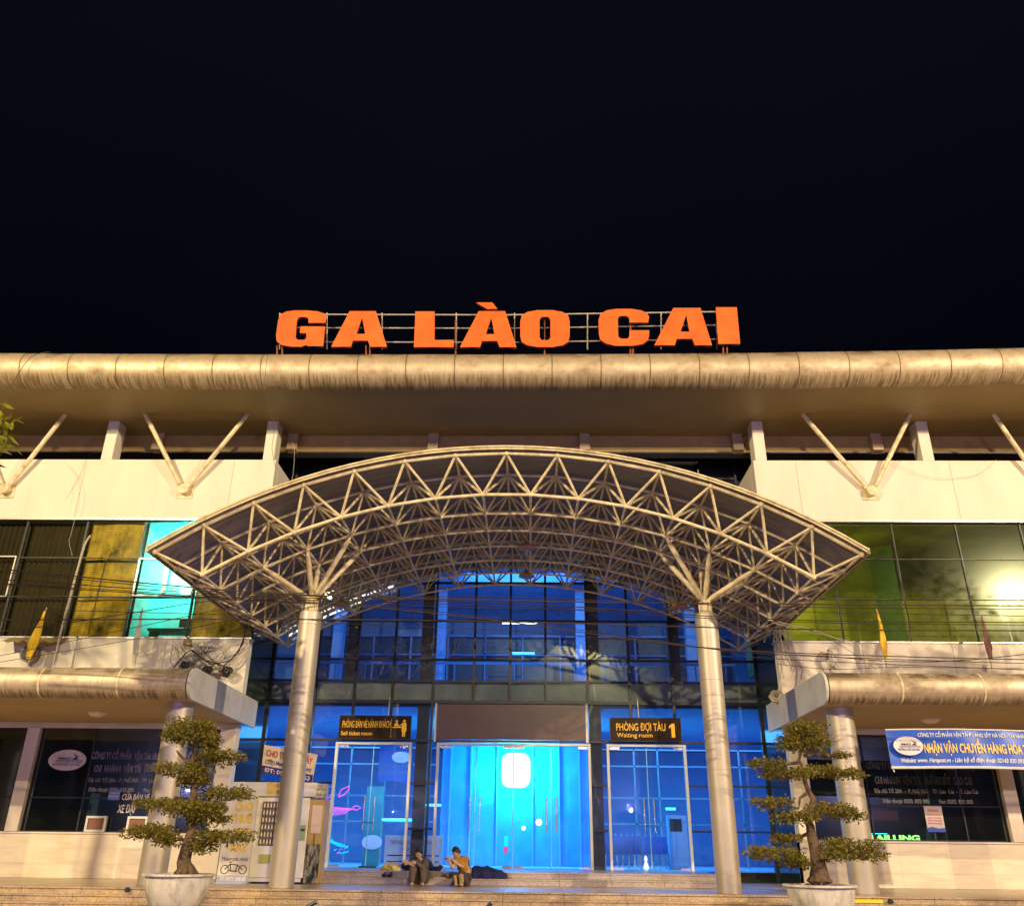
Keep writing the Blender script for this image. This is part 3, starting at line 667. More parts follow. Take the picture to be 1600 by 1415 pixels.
# ------------------------------------------------------------------ roof letters
SG = thing('roof_letter_sign', 'large orange letters GA LÀO CAI standing on a pipe rail above the roof edge', 'sign', (0, 21.6, 14.6))
LET = {
 'G': ([[(.97, .66), (1, .80), (.95, .92), (.82, .975), (.6, 1), (.36, 1), (.2, .97), (.08, .88), (.04, .72), (0, .3), (.015, .15), (.1, .05), (.3, 0), (.5, .0), (.6, .05), (.62, .02), (.93, .02), (.97, .56), (.48, .56), (.47, .38), (.6, .38), (.6, .25), (.56, .19), (.43, .19), (.385, .25), (.41, .72), (.44, .8), (.48, .82), (.59, .82), (.64, .78), (.64, .66)]], []),
 'A': ([[(0, 0), (.33, 1), (.80, 1), (1, 0), (.70, 0), (.66, .17), (.39, .17), (.355, 0)]], [[(.555, .82), (.61, .36), (.455, .36)]]),
 'L': ([[(0, 0), (1, 0), (1, .2), (.52, .2), (.52, 1), (.04, 1)]], []),
 'O': ([[(0, .3), (.03, .14), (.14, .05), (.35, 0), (.65, 0), (.86, .05), (.97, .14), (1, .3), (1, .7), (.97, .86), (.86, .95), (.65, 1), (.35, 1), (.14, .95), (.03, .86), (0, .7)]], [[(.39, .26), (.39, .74), (.43, .82), (.57, .82), (.61, .74), (.61, .26), (.57, .19), (.43, .19)]]),
 'C': ([[(.98, .63), (1, .78), (.96, .89), (.84, .96), (.65, 1), (.36, 1), (.16, .96), (.04, .86), (0, .7), (.01, .3), (.04, .16), (.15, .06), (.33, 0), (.68, 0), (.88, .05), (.98, .16), (1, .3), (1, .42), (.61, .42), (.61, .25), (.57, .19), (.44, .19), (.39, .25), (.38, .74), (.42, .81), (.56, .81), (.61, .75), (.61, .63)]], []),
 'I': ([[(.10, 0), (1, 0), (.86, 1), (0, 1)]], []),
 'g': ([[(.285, 1.24), (.57, 1.24), (.66, 1.07), (.49, 1.055)]], [])}
def letter(ch, x0, x1, z0, z1, y, rootp):
    cu = bpy.data.curves.new('letter', 'CURVE'); cu.dimensions = '2D'; cu.fill_mode = 'BOTH'; cu.extrude = .05
    outs, holes = LET[ch]
    for pl in outs+holes:
        sp = cu.splines.new('POLY'); sp.points.add(len(pl)-1); sp.use_cyclic_u = True
        for p_, (u, v) in zip(sp.points, pl): w_ = at(x0+(x1-x0)*u, z0+(z1-z0)*v, y); p_.co = (w_.x, w_.z, 0, 1)
    t = bpy.data.objects.new('letter', cu); C.objects.link(t)
    me = bpy.data.meshes.new_from_object(t.evaluated_get(bpy.context.evaluated_depsgraph_get())); bpy.data.objects.remove(t)
    off = world(rootp)
    for v in me.vertices: v.co = Vector((v.co.x, y-v.co.z, v.co.y))-off
    me.materials.clear(); me.materials.append(M['orange']); me.materials.append(M['signside'])
    for p_ in me.polygons: p_.material_index = 1 if abs(p_.normal.y) < .5 else 0
    o = bpy.data.objects.new('letter', me); C.objects.link(o); o.parent = rootp; return o
for ch, a, b, yt, yb in (('G', 432, 511, 486.5, 543), ('A', 518, 605, 487.5, 543), ('L', 647, 709, 488, 543.5), ('A', 719, 807, 487.5, 543.5), ('g', 719, 807, 487.5, 543.5), ('O', 813, 890, 486, 543.5), ('C', 935, 1014, 484, 541.5), ('A', 1022, 1112, 482.5, 540.5), ('I', 1118, 1156, 481.5, 538.5)):
    letter(ch, a, b, yb, yt, 21.6, SG)
rail = MB()
for dz in (0, 1, 2):
    yl = (491, 512, 534)[dz]; yr = (487, 508, 530)[dz]; rail.path([at(437, yl, 21.95), at(790, yl+1, 21.95), at(1120, yr, 21.95)], .022, 6)
for px in (437, 511, 597, 713, 804, 918, 1033, 1120): rail.tube(at(px, 489, 21.95), at(px, 546, 21.95), .02, 6)
rail.build('pipe_rail', M['wirew'], SG)
for px in (433, 441, 572, 578, 712, 851, 985, 989, 1130, 1136): MB().tube(at(px, 500 if px in (712, 851, 985) else 540, 21.75), at(px, 556, 21.75), .025, 6).build('sign_post', M['rust'], SG)

# ------------------------------------------------------------------ door signs
def board(name, lab, x0, x1, z0, z1, y, m, th=.08, cat='sign'):
    t = thing(name, lab, cat, ((x0+x1)/2, y, z0)); MB().box(x0, x1, y, y+th, z0, z1).build('board', m, t, bevel=.006)
    f = MB(); e = .02
    f.box(x0-e, x1+e, y-.012, y+th*.9, z1+.001, z1+e).box(x0-e, x1+e, y-.012, y+th*.9, z0-e, z0-.001).box(x0-e, x0-.001, y-.012, y+th*.9, z0-.001, z1+.001).box(x1+.001, x1+e, y-.012, y+th*.9, z0-.001, z1+.001)
    f.build('frame', M['black'], t); return t
brown = mat('sign_brown', (.045, .028, .02), .12, var=.1, coat=.6)
t = board('door_sign', 'dark sign with yellow ticket counter pictogram reading Sell ticket room over the left doors', -4.98, -2.93, 4.80, 5.42, 25.75, brown)
text('PHÒNG BÁN VÉ HÀNH KHÁCH', -4.90, -3.50, 5.10, .20, 25.745, M['yellow'], t, bold=.004)
text('Sell ticket room', -4.92, -4.02, 4.89, .115, 25.745, M['yellow'], t, bold=.006)
q = MB()      # clerk behind the counter and traveller pictogram
def disc(b, x, z, r, y=25.74, n=14): b.prism([(x+r*math.cos(2*math.pi*k/n), z+r*math.sin(2*math.pi*k/n)) for k in range(n)], y, y+.006)
disc(q, -3.33, 5.28, .035); disc(q, -3.11, 5.29, .038)
q.prism([(-3.40, 5.15), (-3.27, 5.15), (-3.29, 5.23), (-3.38, 5.23)], 25.74, 25.746); q.prism([(-3.44, 5.10), (-3.06, 5.10), (-3.06, 5.13), (-3.44, 5.13)], 25.738, 25.744)
q.prism([(-3.17, 5.24), (-3.05, 5.24), (-3.04, 5.0), (-3.07, 5.0), (-3.07, 4.86), (-3.105, 4.86), (-3.11, 5.02), (-3.12, 4.86), (-3.155, 4.86), (-3.155, 5.0), (-3.18, 5.0)], 25.7395, 25.7455)
q.prism([(-3.28, 5.14), (-3.26, 5.13), (-3.14, 5.21), (-3.15, 5.235)], 25.737, 25.743); q.build('pictogram', M['yellow'], t)
q = MB()
for k in range(6): q.box(-3.505+.02, -3.495+.02, 25.742, 25.746, 4.84+k*.09, 4.89+k*.09)
q.build('dashed_line', M['yellow'], t)
t = board('door_sign', 'dark sign with yellow numeral 1 reading Waiting room over the right doors', 2.83, 4.83, 4.80, 5.42, 25.75, brown)
text('PHÒNG ĐỢI TÀU', 2.99, 4.40, 5.08, .21, 25.745, M['yellow'], t, bold=.008)
text('Waiting room', 3.00, 4.02, 4.90, .12, 25.745, M['yellow'], t, bold=.008)
MB().prism([(4.56, 4.90), (4.66, 4.90), (4.66, 5.28), (4.58, 5.28), (4.50, 5.21), (4.50, 5.14), (4.56, 5.18)], 25.742, 25.748).build('number_one', M['yellow'], t)
for x in (-3.6, 3.65):
    q = MB().tube((x, 25.79, 5.44), (x, 25.9, 6.0), .015, 6); 
    tag(q.build('sign_hanger', M['white'], origin=(x, 25.8, 5.4)), 'thin white hanger rod above the %s door sign' % ('left' if x < 0 else 'right'), 'rod')

# ------------------------------------------------------------------ lettering and logo on the glass
grey = plain('letter_grey', (.36, .35, .36), .5); purp = plain('letter_violet', (.20, .17, .38), .5); ink = plain('logo_ink', (.015, .015, .06), .5)
logo_w = plain('logo_white', (.78, .72, .74), .5)
def logo(x, z, rx, rz, y, parent, curve=None):
    o = MB().prism([(x+rx*math.cos(2*math.pi*k/36), z+rz*math.sin(2*math.pi*k/36)) for k in range(36)], y, y+.008).build('oval', logo_w, parent)
    f = MB(); X = lambda u: x+rx*u; Z = lambda v: z+rz*v
    f.prism([(X(-.6), Z(-.02)), (X(.8), Z(-.02)), (X(.8), Z(-.07)), (X(-.6), Z(-.07))], y-.004, y)
    f.prism([(X(-.62), Z(-.14)), (X(.84), Z(-.14)), (X(.84), Z(-.18)), (X(-.62), Z(-.18))], y-.004, y)
    f.prism([(X(.22), Z(.68)), (X(.62), Z(.3)), (X(.48), Z(.26)), (X(.6), Z(.04)), (X(.2), Z(.04)), (X(.44), Z(.32))], y-.004, y)
    f.build('train_mark', ink, o); text('HARACO', X(-.5), X(.18), Z(.05), rz*.24, y-.003, ink, o, 'logo_text', bold=.03)
    text('ĐƯỜNG SẮT HÀ NỘI', X(-.72), X(.72), Z(-.52), rz*.24, y-.003, purp, o, 'logo_text', bold=.01)
    return o
t = thing('window_lettering', 'outlined company name lettering with address on the dark window left of the left porch column', 'lettering', (-9.6, 23.4, 3.0))
yl = YW+.085
def ctext(s_, x0, x1, zb, cap, par, m_out=grey, m_in=purp, b=.03):
    text(s_, x0-.008, x1+.008, zb, cap, yl, m_out, par, bold=b); text(s_, x0, x1, zb+.0, cap, yl-.006, m_in, par, bold=-.002)
ctext('CÔNG TY CỔ PHẦN  VẬN TẢI ĐƯỜNG SẮT HÀ NỘI', -10.96, -8.30, 4.0, .165, t)
ctext('CHI  NHÁNH  VẬN TẢI  ĐƯỜNG SẮT LÀO CAI', -10.83, -8.36, 3.68, .165, t)
text('Địa chỉ: Tổ 28A - P. Phố Mới - TP. Lào Cai - T. Lào Cai', -10.94, -8.45, 3.43, .105, yl, grey, t, bold=.008)
text('Điện thoại: 0203. 835 005        Fax: 0203. 835 005', -10.88, -8.6, 3.20, .105, yl, grey, t, bold=.008)
a = at(190, 1249, YW+.07); text('CỬA BÁN VÉ CHUYẾN', a.x, a.x+1.25, a.z, .15, YW+.07, logo_w, t, bold=.004)
a = at(183, 1269, YW+.07); text('XE ĐẠP', a.x, at(212, 1269, YW+.07).x, a.z, .2, YW+.07, logo_w, t, bold=.004)
o = thing('logo_sticker', 'white oval railway logo sticker on the dark left window', 'sticker', (-11.65, 23.5, 3.9)); logo(-11.6, 3.96, .50, .26, yl, o)
o = thing('notice_sticker', 'small blue square notice on the window beside the ticket lettering', 'sticker', (-10.25, 23.5, 2.8))
sa = at(168, 1249, YW+.06); MB().box(sa.x, sa.x+.30, YW+.06, YW+.068, sa.z, sa.z+.25).build('sheet', plain('stickerblue', (.16, .22, .6), .5), o); text('GIỜ BÁN VÉ', sa.x+.03, sa.x+.27, sa.z+.15, .035, YW+.058, logo_w, o); text('HÀNG NGÀY', sa.x+.03, sa.x+.27, sa.z+.07, .035, YW+.058, logo_w, o)
t = thing('window_lettering', 'grey company name and address lettering on the dark window under the blue banner', 'lettering', (10.5, 23.5, 3.0))
ctext('CÔNG TY CỔ PHẦN  VẬN TẢI  ĐƯỜNG SẮT  HÀ NỘI', 9.16, 11.92, 3.93, .16, t, m_in=ink)
ctext('CHI NHÁNH  VẬN TẢI   ĐƯỜNG SẮT   LÀO CAI', 9.33, 11.74, 3.58, .17, t, m_in=ink)
text('Địa chỉ: Tổ 28A  -  P. Phố Mới -  TP. Lào  Cai  -  T. Lào Cai', 9.26, 11.86, 3.36, .10, yl, grey, t, bold=.01)
text('Điện thoại: 0203. 835 005        Fax: 0203. 835 005', 9.42, 11.68, 3.12, .10, yl, grey, t, bold=.01)
o = thing('notice_poster', 'pale printed notice with red heading stuck inside the right window', 'poster', (10.55, 23.5, 2.45))
MB().box(10.42, 10.86, YW+.06, YW+.066, 2.46, 3.06).build('sheet', plain('posterw', (.62, .52, .52), .5), o)
text('THÔNG BÁO', 10.50, 10.78, 2.93, .05, YW+.058, plain('red', (.6, .05, .05), .5), o, bold=.02)
for k in range(4): text('giờ bán vé tàu hàng ngày', 10.47, 10.81, 2.84-.065*k, .03, YW+.058, M['red'], o)
MB().prism([(10.42, 2.46), (10.86, 2.46), (10.86, 2.56), (10.7, 2.54), (10.55, 2.58), (10.42, 2.55)], YW+.054, YW+.059).build('blue_foot', plain('blue', (.03, .08, .5), .5), o)
o = thing('neon_sign', 'green glowing neon letters inside the right window by the bonsai', 'sign', (9.9, 24.6, 2.25)); text('QRAILLING', 9.05, 10.62, 2.27, .13, 24.6, M['green'], o, bold=.05)
MB().box(9.2, 9.8, 24.6, 24.62, 2.42, 2.435).build('tube', M['tubec'], o)
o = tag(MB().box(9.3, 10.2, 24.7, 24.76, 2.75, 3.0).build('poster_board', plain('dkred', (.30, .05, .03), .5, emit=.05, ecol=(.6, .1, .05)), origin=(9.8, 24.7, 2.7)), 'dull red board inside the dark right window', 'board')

# ------------------------------------------------------------------ banner on the right porch
p0, p1 = at(1383, 1140, 19.3), at(1396, 1196, 19.3)
BN = thing('hanging_banner', 'blue printed banner with white oval logo and yellow writing hung under the right porch', 'banner', (9.9, 19.3, 3.7))
bx0, bx1, bz0, bz1 = p0.x, p0.x+4.3, p1.z, p0.z
def bcurve(x, z): return (x+.0, 19.3+.05*math.sin((x-bx0)*2.1)*(1-(z-bz0)/(bz1-bz0))+.012*math.sin(x*7+z*3), z+.02*math.sin((x-bx0)*1.1)-.004)
q = MB().grid(lambda u, v: bcurve(bx0+(bx1-bx0)*u, bz0+(bz1-bz0)*v), 60, 8); q.build('cloth', mat('banner_blue', (.025, .11, .62), .35, var=.25, scale=1.2, streak=(1, 1, 5)), BN, smooth=True)
for zz_, nm in ((bz0-.03, 'bottom_batten'), (bz1+.01, 'top_batten')):
    MB().path([Vector(bcurve(bx0+(bx1-bx0)*k/20, zz_))+Vector((0, -.01, 0)) for k in range(21)], .028 if 'bot' in nm else .015, 6).build(nm, M['white'], BN)
H_ = bz1-bz0; cc = lambda x, z: (lambda a: (a[0], a[1]-.012, a[2]))(bcurve(x, z))
text('CÔNG TY CỔ PHẦN VẬN TẢI ĐƯỜNG SẮT HÀ NỘI - CHI NHÁNH VTĐS LÀO CAI', bx0+.66, bx0+3.55, bz0+H_*.80, H_*.11, 0, M['white'], BN, bold=.02, curve=cc)
text('NHẬN VẬN CHUYỂN HÀNG HÓA TỪ HÀ NỘI - LÀO CAI', bx0+.76, bx0+4.1, bz0+H_*.36, H_*.26, 0, plain('bannery', (.88, .62, .12), .5), BN, bold=.03, curve=cc)
text('Website: www. Harapost.vn - Liên hệ số điện thoại: 02143 830 093', bx0+.22, bx0+2.75, bz0+H_*.1, H_*.12, 0, M['white'], BN, bold=.02, curve=cc, slant=.2)
ov = logo(bx0+.40, bz0+H_*.55, .31, .19, 19.215, BN)
MB().tube((bx0+.05, 19.3, bz0-.12), (bx0+.02, 19.3, bz0), .012, 6).build('tie', M['white'], BN)

# ------------------------------------------------------------------ blinds, curtains, office contents
for x0, x1, z0, z1, lab, y in ((-12.42, -10.82, 9.45, 10.58, 'yellow bamboo blind in the top pane left of the cyan lit window', 23.75), (-12.42, -10.84, 7.2, 9.38, 'lower yellow bamboo blind with painted tree reflections, left of the cyan window', 23.77), (-8.97, -7.26, 7.2, 10.5, 'yellow bamboo blind right of the cyan lit window behind the canopy tip', 23.76)):
    q = MB(); nz = int((z1-z0)/.03)
    q.grid(lambda u, v: (x0+(x1-x0)*u, y+.012*math.sin(v*nz*math.pi)+.03*math.sin(u*5+v*2), z0+(z1-z0)*v+.03*math.sin(u*4)*(1-v)), 12, nz*2)
    tag(q.build('bamboo_blind', M['blind'], origin=(x0, y, z0)), lab, 'blind', 'bamboo blinds in the left wing windows')
for x0, x1, lab in ((-14.2, -12.5, 'dark brown pleated curtain in the window bay above the yellow flag'), (-17.8, -14.3, 'dark brown pleated curtain at the far left window')):
    q = MB().grid(lambda u, v: (x0+(x1-x0)*u, 23.8+.035*math.sin(u*(x1-x0)*40), 7.2+3.3*v), 220, 3)
    tag(q.build('window_curtain', M['curtain'], origin=(x0, 23.8, 7.2)), lab, 'curtain', 'curtains in the left wing windows')
MB().box(-10.35, -9.4, 26.3, 26.35, 9.2, 9.9)
t = thing('tube_lamp', 'glowing cyan white lamp inside the lit left window', 'lamp', (-10.1, 25.6, 9.2)); MB().lathe([(.02, -.03), (.16, 0), (.17, .12), (.02, .14)], (-10.1, 25.6, 9.0), 20).build('bulb', emis('cyan_white', (.45, 1, 1), 8), t); MB().tube((-10.1, 25.6, 9.16), (-10.1, 25.6, 10.85), .01, 6).build('cord', M['black'], t)
t = thing('office_desk', 'dark desk with monitor inside the cyan lit window', 'desk', (-9.8, 24.7, 7.05)); MB().box(-10.6, -9.1, 24.6, 25.3, 7.62, 7.68).box(-10.55, -10.5, 24.65, 25.2, 7.01, 7.62).box(-9.2, -9.15, 24.65, 25.2, 7.01, 7.62).build('desk_top', M['curtain'], t); MB().box(-9.75, -9.4, 24.75, 24.8, 7.75, 8.0).box(-9.6, -9.55, 24.75, 24.8, 7.681, 7.75).build('monitor', M['black'], t)

# hall contents
t = thing('light_screen', 'overexposed white cyan light screen seen through the middle doors', 'screen', (.1, 30.3, 3.7))
a = at(783, 1230, 30.3); b = at(829, 1176, 30.3)
MB().prism([((a.x+b.x)/2+(b.x-a.x)*.5*abs(math.cos(q_))**.5*(1 if math.cos(q_) > 0 else -1), (a.z+b.z)/2+(b.z-a.z)*.5*abs(math.sin(q_))**.5*(1 if math.sin(q_) > 0 else -1)) for q_ in [math.pi*2*k/28 for k in range(28)]], 30.28, 30.32).build('panel', M['bright'], t)
MB().box(a.x+.3, a.x+.34, 30.33, 30.36, b.z-.1, 5.74).build('hanger', M['hallw'], t)
for nm, px, py, Y, wx, m_, lab in (('tube_light', 618, 1280, 30.5, .62, 'tubec', 'cyan tube light seen through the left doors'), ('tube_light', 672, 1257, 30.6, .36, 'tubec', 'cyan tube light behind the narrow pane left of the middle doors'), ('tube_light', 1048, 1263, 30.6, .16, 'tubec', 'short cyan lamp seen through the waiting room doors'),
        ('tube_light', 812, 913, 31.9, .6, 'tubew', 'white ceiling tube in the upper hall, highest one'), ('tube_light', 812, 973, 30.4, .62, 'tubew', 'white ceiling tube in the upper hall, middle one'), ('tube_light', 818, 1020, 35.5, .45, 'tubec', 'dim tube light low on the upper hall back wall')):
    c = at(px, py, Y); q = MB().tube(c-Vector((wx, 0, 0)), c+Vector((wx, 0, 0)), .035, 8).build(nm, M[m_], origin=c); tag(q, lab, 'light')
t = thing('partition_panel', 'teal partition with white oval inside the left doors', 'partition', (-4.3, 28.5, 1.46)); a = at(563, 1372, 28.5); b = at(600, 1228, 28.5)
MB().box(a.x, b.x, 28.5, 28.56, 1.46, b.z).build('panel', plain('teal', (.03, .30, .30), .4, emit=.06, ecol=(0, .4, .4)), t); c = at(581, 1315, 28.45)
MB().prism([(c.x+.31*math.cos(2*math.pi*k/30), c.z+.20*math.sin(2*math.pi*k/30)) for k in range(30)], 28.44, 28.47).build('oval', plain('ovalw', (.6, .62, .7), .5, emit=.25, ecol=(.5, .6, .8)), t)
t = thing('info_board', 'white passenger information board behind the glass between left and middle doors', 'board', (-3, 27.6, 1.46)); a = at(598, 1366, 27.6); b = at(692, 1305, 27.6)
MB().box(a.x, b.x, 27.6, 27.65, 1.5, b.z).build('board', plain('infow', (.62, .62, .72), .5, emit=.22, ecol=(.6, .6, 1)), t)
text('THÔNG TIN KHÁCH HÀNG', a.x+.15, b.x-.2, b.z-.24, .11, 27.595, purp, t); text('PASSENGER INFORMATION', a.x+.5, b.x-.6, b.z-.4, .06, 27.595, purp, t)
q = MB()
for k in range(3): q.box(a.x+.1, b.x-.1, 27.588, 27.598, b.z-.55-.16*k, b.z-.52-.16*k)
q.build('rule', ink, t)
t = thing('company_poster', 'deep blue company poster with pale oval inside the left doors', 'poster', (-3.4, 28.8, 3.6)); a = at(590, 1220, 28.8); b = at(645, 1166, 28.8)
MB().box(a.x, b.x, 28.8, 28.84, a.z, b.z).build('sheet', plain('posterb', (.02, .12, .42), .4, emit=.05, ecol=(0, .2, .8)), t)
MB().prism([(b.x-.35+.3*math.cos(2*math.pi*k/30), b.z-.32+.17*math.sin(2*math.pi*k/30)) for k in range(30)], 28.78, 28.79).build('oval', M['ovalw'], t)
text('CÔNG TY CỔ PHẦN VẬN TẢI', a.x+.05, b.x-.1, a.z+.42, .08, 28.79, grey, t); text('CHI NHÁNH VẬN TẢI', a.x+.05, b.x-.1, a.z+.22, .09, 28.79, grey, t)
# rows of waiting room seats
seat0 = None
for r in range(2):
    for k in range(7):
        px = (885+k*9 if r == 0 else 1040+k*9.6); c = at(px+60 if r == 0 else px-30, 1335-k*1.5, 28.3+r*.9); c.z = 1.46
        if seat0 is None:
            seat0 = thing('waiting_seat', 'x', 'seat', c, 'rows of waiting room seats behind the right doors')
            MB().box(c.x-.09, c.x+.09, c.y, c.y+.03, 1.9, 2.35).build('backrest', plain('seatblue', (.12, .2, .5), .3), seat0); MB().box(c.x-.09, c.x+.09, c.y-.35, c.y-.01, 1.86, 1.9).build('seat_pan', M['seatblue'], seat0)
            MB().box(c.x-.02, c.x+.02, c.y-.2, c.y-.15, 1.46, 1.859).build('leg', M['steel'], seat0); MB().tube((c.x, c.y+.01, 2.36), (c.x, c.y+.01, 2.42), .03, 8).build('head_roll', M['hallw'], seat0); s_ = seat0
        else: s_ = copy_tree(seat0); s_.location = c
        s_['label'] = ('first second third fourth fifth sixth seventh'.split()[k]+' seat from the left in the '+('front' if r == 0 else 'rear')+' row behind the right doors')
t = thing('ticket_machine', 'pale floor standing ticket machine with dark screen inside the right doors', 'machine', (4.9, 28.6, 1.46)); c = at(1062, 1340, 28.6); MB().box(c.x-.28, c.x+.28, 28.6, 29.0, 1.46, 2.95).build('cabinet', M['hallw'], t); MB().box(c.x-.24, c.x+.12, 28.58, 28.6, 2.5, 2.85).build('screen', M['black'], t)
t = tag(MB().lathe([(.04, 1.47), (.08, 1.52), (.06, 1.62), (.03, 1.67), (.05, 1.75), (.03, 1.82), (.01, 1.84)], (at(1010, 1360, 26.9).x, 26.9, 0), 14).build('glow_figurine', emis('warmfig', (1, .85, .7), 1.6), smooth=True, origin=(3.7, 26.9, 1.47)), 'small glowing white figurine on the floor behind the waiting room doors', 'figurine')
t = tag(MB().box(-.22, -.10, 26.6, 26.63, 1.86, 2.02).build('led_badge', emis('pinkled', (1, .1, .35), 1.2), origin=(-.2, 26.6, 1.75)), 'small pink red LED sign low behind the middle doors', 'sign')
t = tag(MB().box(-.21, -.10, 26.6, 26.63, 2.04, 2.30).build('led_badge', emis('aqualed', (0, 1, .8), 1.3), origin=(-.2, 26.6, 2.1)), 'small aqua LED sign above the pink one behind the middle doors', 'sign')
for px, py, rr_ in ((842, 1284, .09), (818, 1293, .06), (930, 1341, .05)):
    c = at(px, py, 27.2); tag(MB().ball(c, rr_, 12, 8).build('globe_light', emis('globe', (1, .85, .9), 4), smooth=True, origin=c), {842: 'larger warm globe light behind the middle doors', 818: 'smaller warm globe light left of the larger one behind the middle doors', 930: 'tiny globe light in the pane right of the middle doors'}[px], 'light')
# reflected plaza neon, built as glowing tubes behind the glass
NB = thing('neon_reflection', 'pink and blue neon phoenix reflection built as tubes behind the glass left of the doors', 'neon reflection', (-5.5, 26.7, 1.5))
def neon(name, pts, m, r=.014): MB().path([at(x, y, 26.6) for x, y in pts], r, 6).build(name, M[m], NB)
neon('wing_tip', [(505, 1247), (512, 1240), (513, 1229), (520, 1227), (519, 1238), (514, 1246), (505, 1250)], 'pink', .012)
neon('crest', [(529, 1243), (533, 1233), (546, 1227), (544, 1234), (537, 1241), (529, 1245)], 'pink', .012)
for k in range(9):
    neon('feather', [(501+k*4.6, 1278-k*.9), (504+k*4.9, 1267-k*.2), (511+k*4.6, 1260+k*.5), (518+k*4.4, 1261+k*.2)], 'pink', .014)
    neon('feather', [(503+k*4.6, 1273-k*.6), (508+k*4.7, 1265), (516+k*4.4, 1263)], 'violet', .01)
neon('beak', [(551, 1260), (558, 1258), (564, 1261), (557, 1265), (551, 1263)], 'pink', .012)
neon('neck', [(503, 1268), (508, 1254), (518, 1249)], 'pink', .014); neon('leg', [(502, 1282), (503, 1295), (500, 1306)], 'pink', .04)
for k in range(5): neon('tail', [(503+k*4, 1308+k*2), (512+k*5, 1310+k*3), (524+k*5, 1315+k*1.5)], 'cyan', .012)
for k in range(12):
    x, y = 500+random.random()*45, 1312+random.random()*22; neon('spark', [(x, y), (x+3+random.random()*3, y-2)], random.choice(['cyan', 'violet', 'pink', 'cyan']), .014)
q = MB(); 
for k in range(9): q.path([at(499+k*1.6, 1334, 26.6), at(497+k*2.2, 1350, 26.6), at(496+k*1.9+2*math.sin(k), 1372, 26.6)], .022, 5)
q.build('tail_fall', emis('cyanfall', (0, .55, .9), 1.1), NB)

# ------------------------------------------------------------------ kiosks on the left of the platform
def boxq(x0, x1, y0, y1, z0, z1, nm, m, p, bev=.008): return MB().box(x0, x1, y0, y1, z0, z1).build(nm, m, p, bevel=bev)
wm = plain('kiosk_white', (.84, .80, .72), .35); ym = plain('kiosk_yellow', (.80, .58, .12), .4); bm_ = plain('kiosk_blueink', (.06, .1, .35), .5); yw = plain('kiosk_ochre', (.50, .33, .10), .5)
V = thing('vending_machine', 'white vending machine with bottle shelves half hidden behind the left canopy column', 'vending machine', (-5.3, 22.0, PF)); vy = 21.6
boxq(-5.96, -4.63, vy, vy+.8, PF+.12, 3.02, 'cabinet', wm, V); boxq(-6.5, -4.5, vy-.06, vy+.8, 3.03, 3.34, 'header', wm, V)
boxq(-5.66, -5.2, vy-.066, vy-.05, 3.05, 3.33, 'header_stripe', ym, V, 0); boxq(-5.0, -4.83, vy-.066, vy-.05, 3.05, 3.33, 'header_stripe', ym, V, 0)
text('Vending machine', -5.42, -4.86, 3.1, .07, vy-.068, bm_, V); text('24/7', -5.5, -5.3, 3.22, .06, vy-.068, plain('orangeink', (.6, .25, .03), .5), V)
boxq(-5.72, -5.15, vy-.012, vy+.0, 1.98, 2.92, 'display_window', plain('dispdark', (.14, .125, .11), .3), V, 0)
q = MB(); bt = MB()
for k in range(6):
    z = 2.0+k*.155; q.box(-5.70, -5.17, vy-.03, vy-.013, z, z+.012)
q.build('shelf', plain('shelfgrey', (.4, .37, .32), .5), V); 
b0 = None
for k in range(6):
    for jj in range(7):
        loc = Vector((-5.67+.075*jj, vy-.042, 2.0+k*.155+.013))
        if b0 is None:
            b0 = MB().lathe([(.024, 0), (.024, .071), (.01, .096), (.01, .111)], loc, 8).build('bottle', plain('bottle', (.62, .5, .3), .3), smooth=True, origin=loc); tag(b0, 'small amber bottle on a shelf of the vending machine', 'bottle', 'bottles in the vending machine')
        else: o = b0.copy(); C.objects.link(o); o.location = loc
boxq(-5.66, -5.40, vy-.02, vy-.002, 1.62, 1.80, 'sticker', plain('stickg', (.45, .48, .1), .5), V, 0); boxq(-5.92, -4.66, vy-.02, vy-.002, PF+.04, PF+.115, 'kick_plate', wm, V, 0)
boxq(-5.8, -5.1, vy+.02, vy+.1, PF+.005, PF+.03, 'base', M['black'], V, 0); boxq(-4.78, -4.66, vy-.02, vy-.002, 2.1, 2.42, 'coin_panel', plain('coing', (.3, .42, .2), .4), V, 0); boxq(-4.77, -4.68, vy-.026, vy-.021, 2.3, 2.34, 'coin_slot', M['black'], V, 0)
# side cupboard with ochre panels
K = thing('sticker_cupboard', 'ochre cupboard with white poster and black painted lower door right of the left column', 'cupboard', (-4.4, 21.7, PF))
boxq(-4.62, -4.28, vy+.05, vy+.6, PF+.004, 2.98, 'body', yw, K); boxq(-4.60, -4.28, vy+.0, vy+.3, 3.0, 3.32, 'doodle_panel', mat('doodle', (.5, .47, .38), .5, var=.5, scale=14, col2=(.05, .05, .05), amt=.9, s2=16), K); boxq(-4.56, -4.32, vy+.035, vy+.049, 2.25, 2.85, 'poster', plain('posterp', (.75, .6, .5), .5), K, 0)
boxq(-4.61, -4.29, vy+.03, vy+.048, PF+.02, 2.02, 'painted_door', mat('paintdoor', (.02, .025, .02), .4, var=.3, scale=5, col2=(.6, .55, .42), amt=1, s2=4.5, streak=(3, 1, 1)), K, 0)
boxq(-4.46, -4.45, vy+.036, vy+.049, 2.03, 2.24, 'gap', M['black'], K, 0)
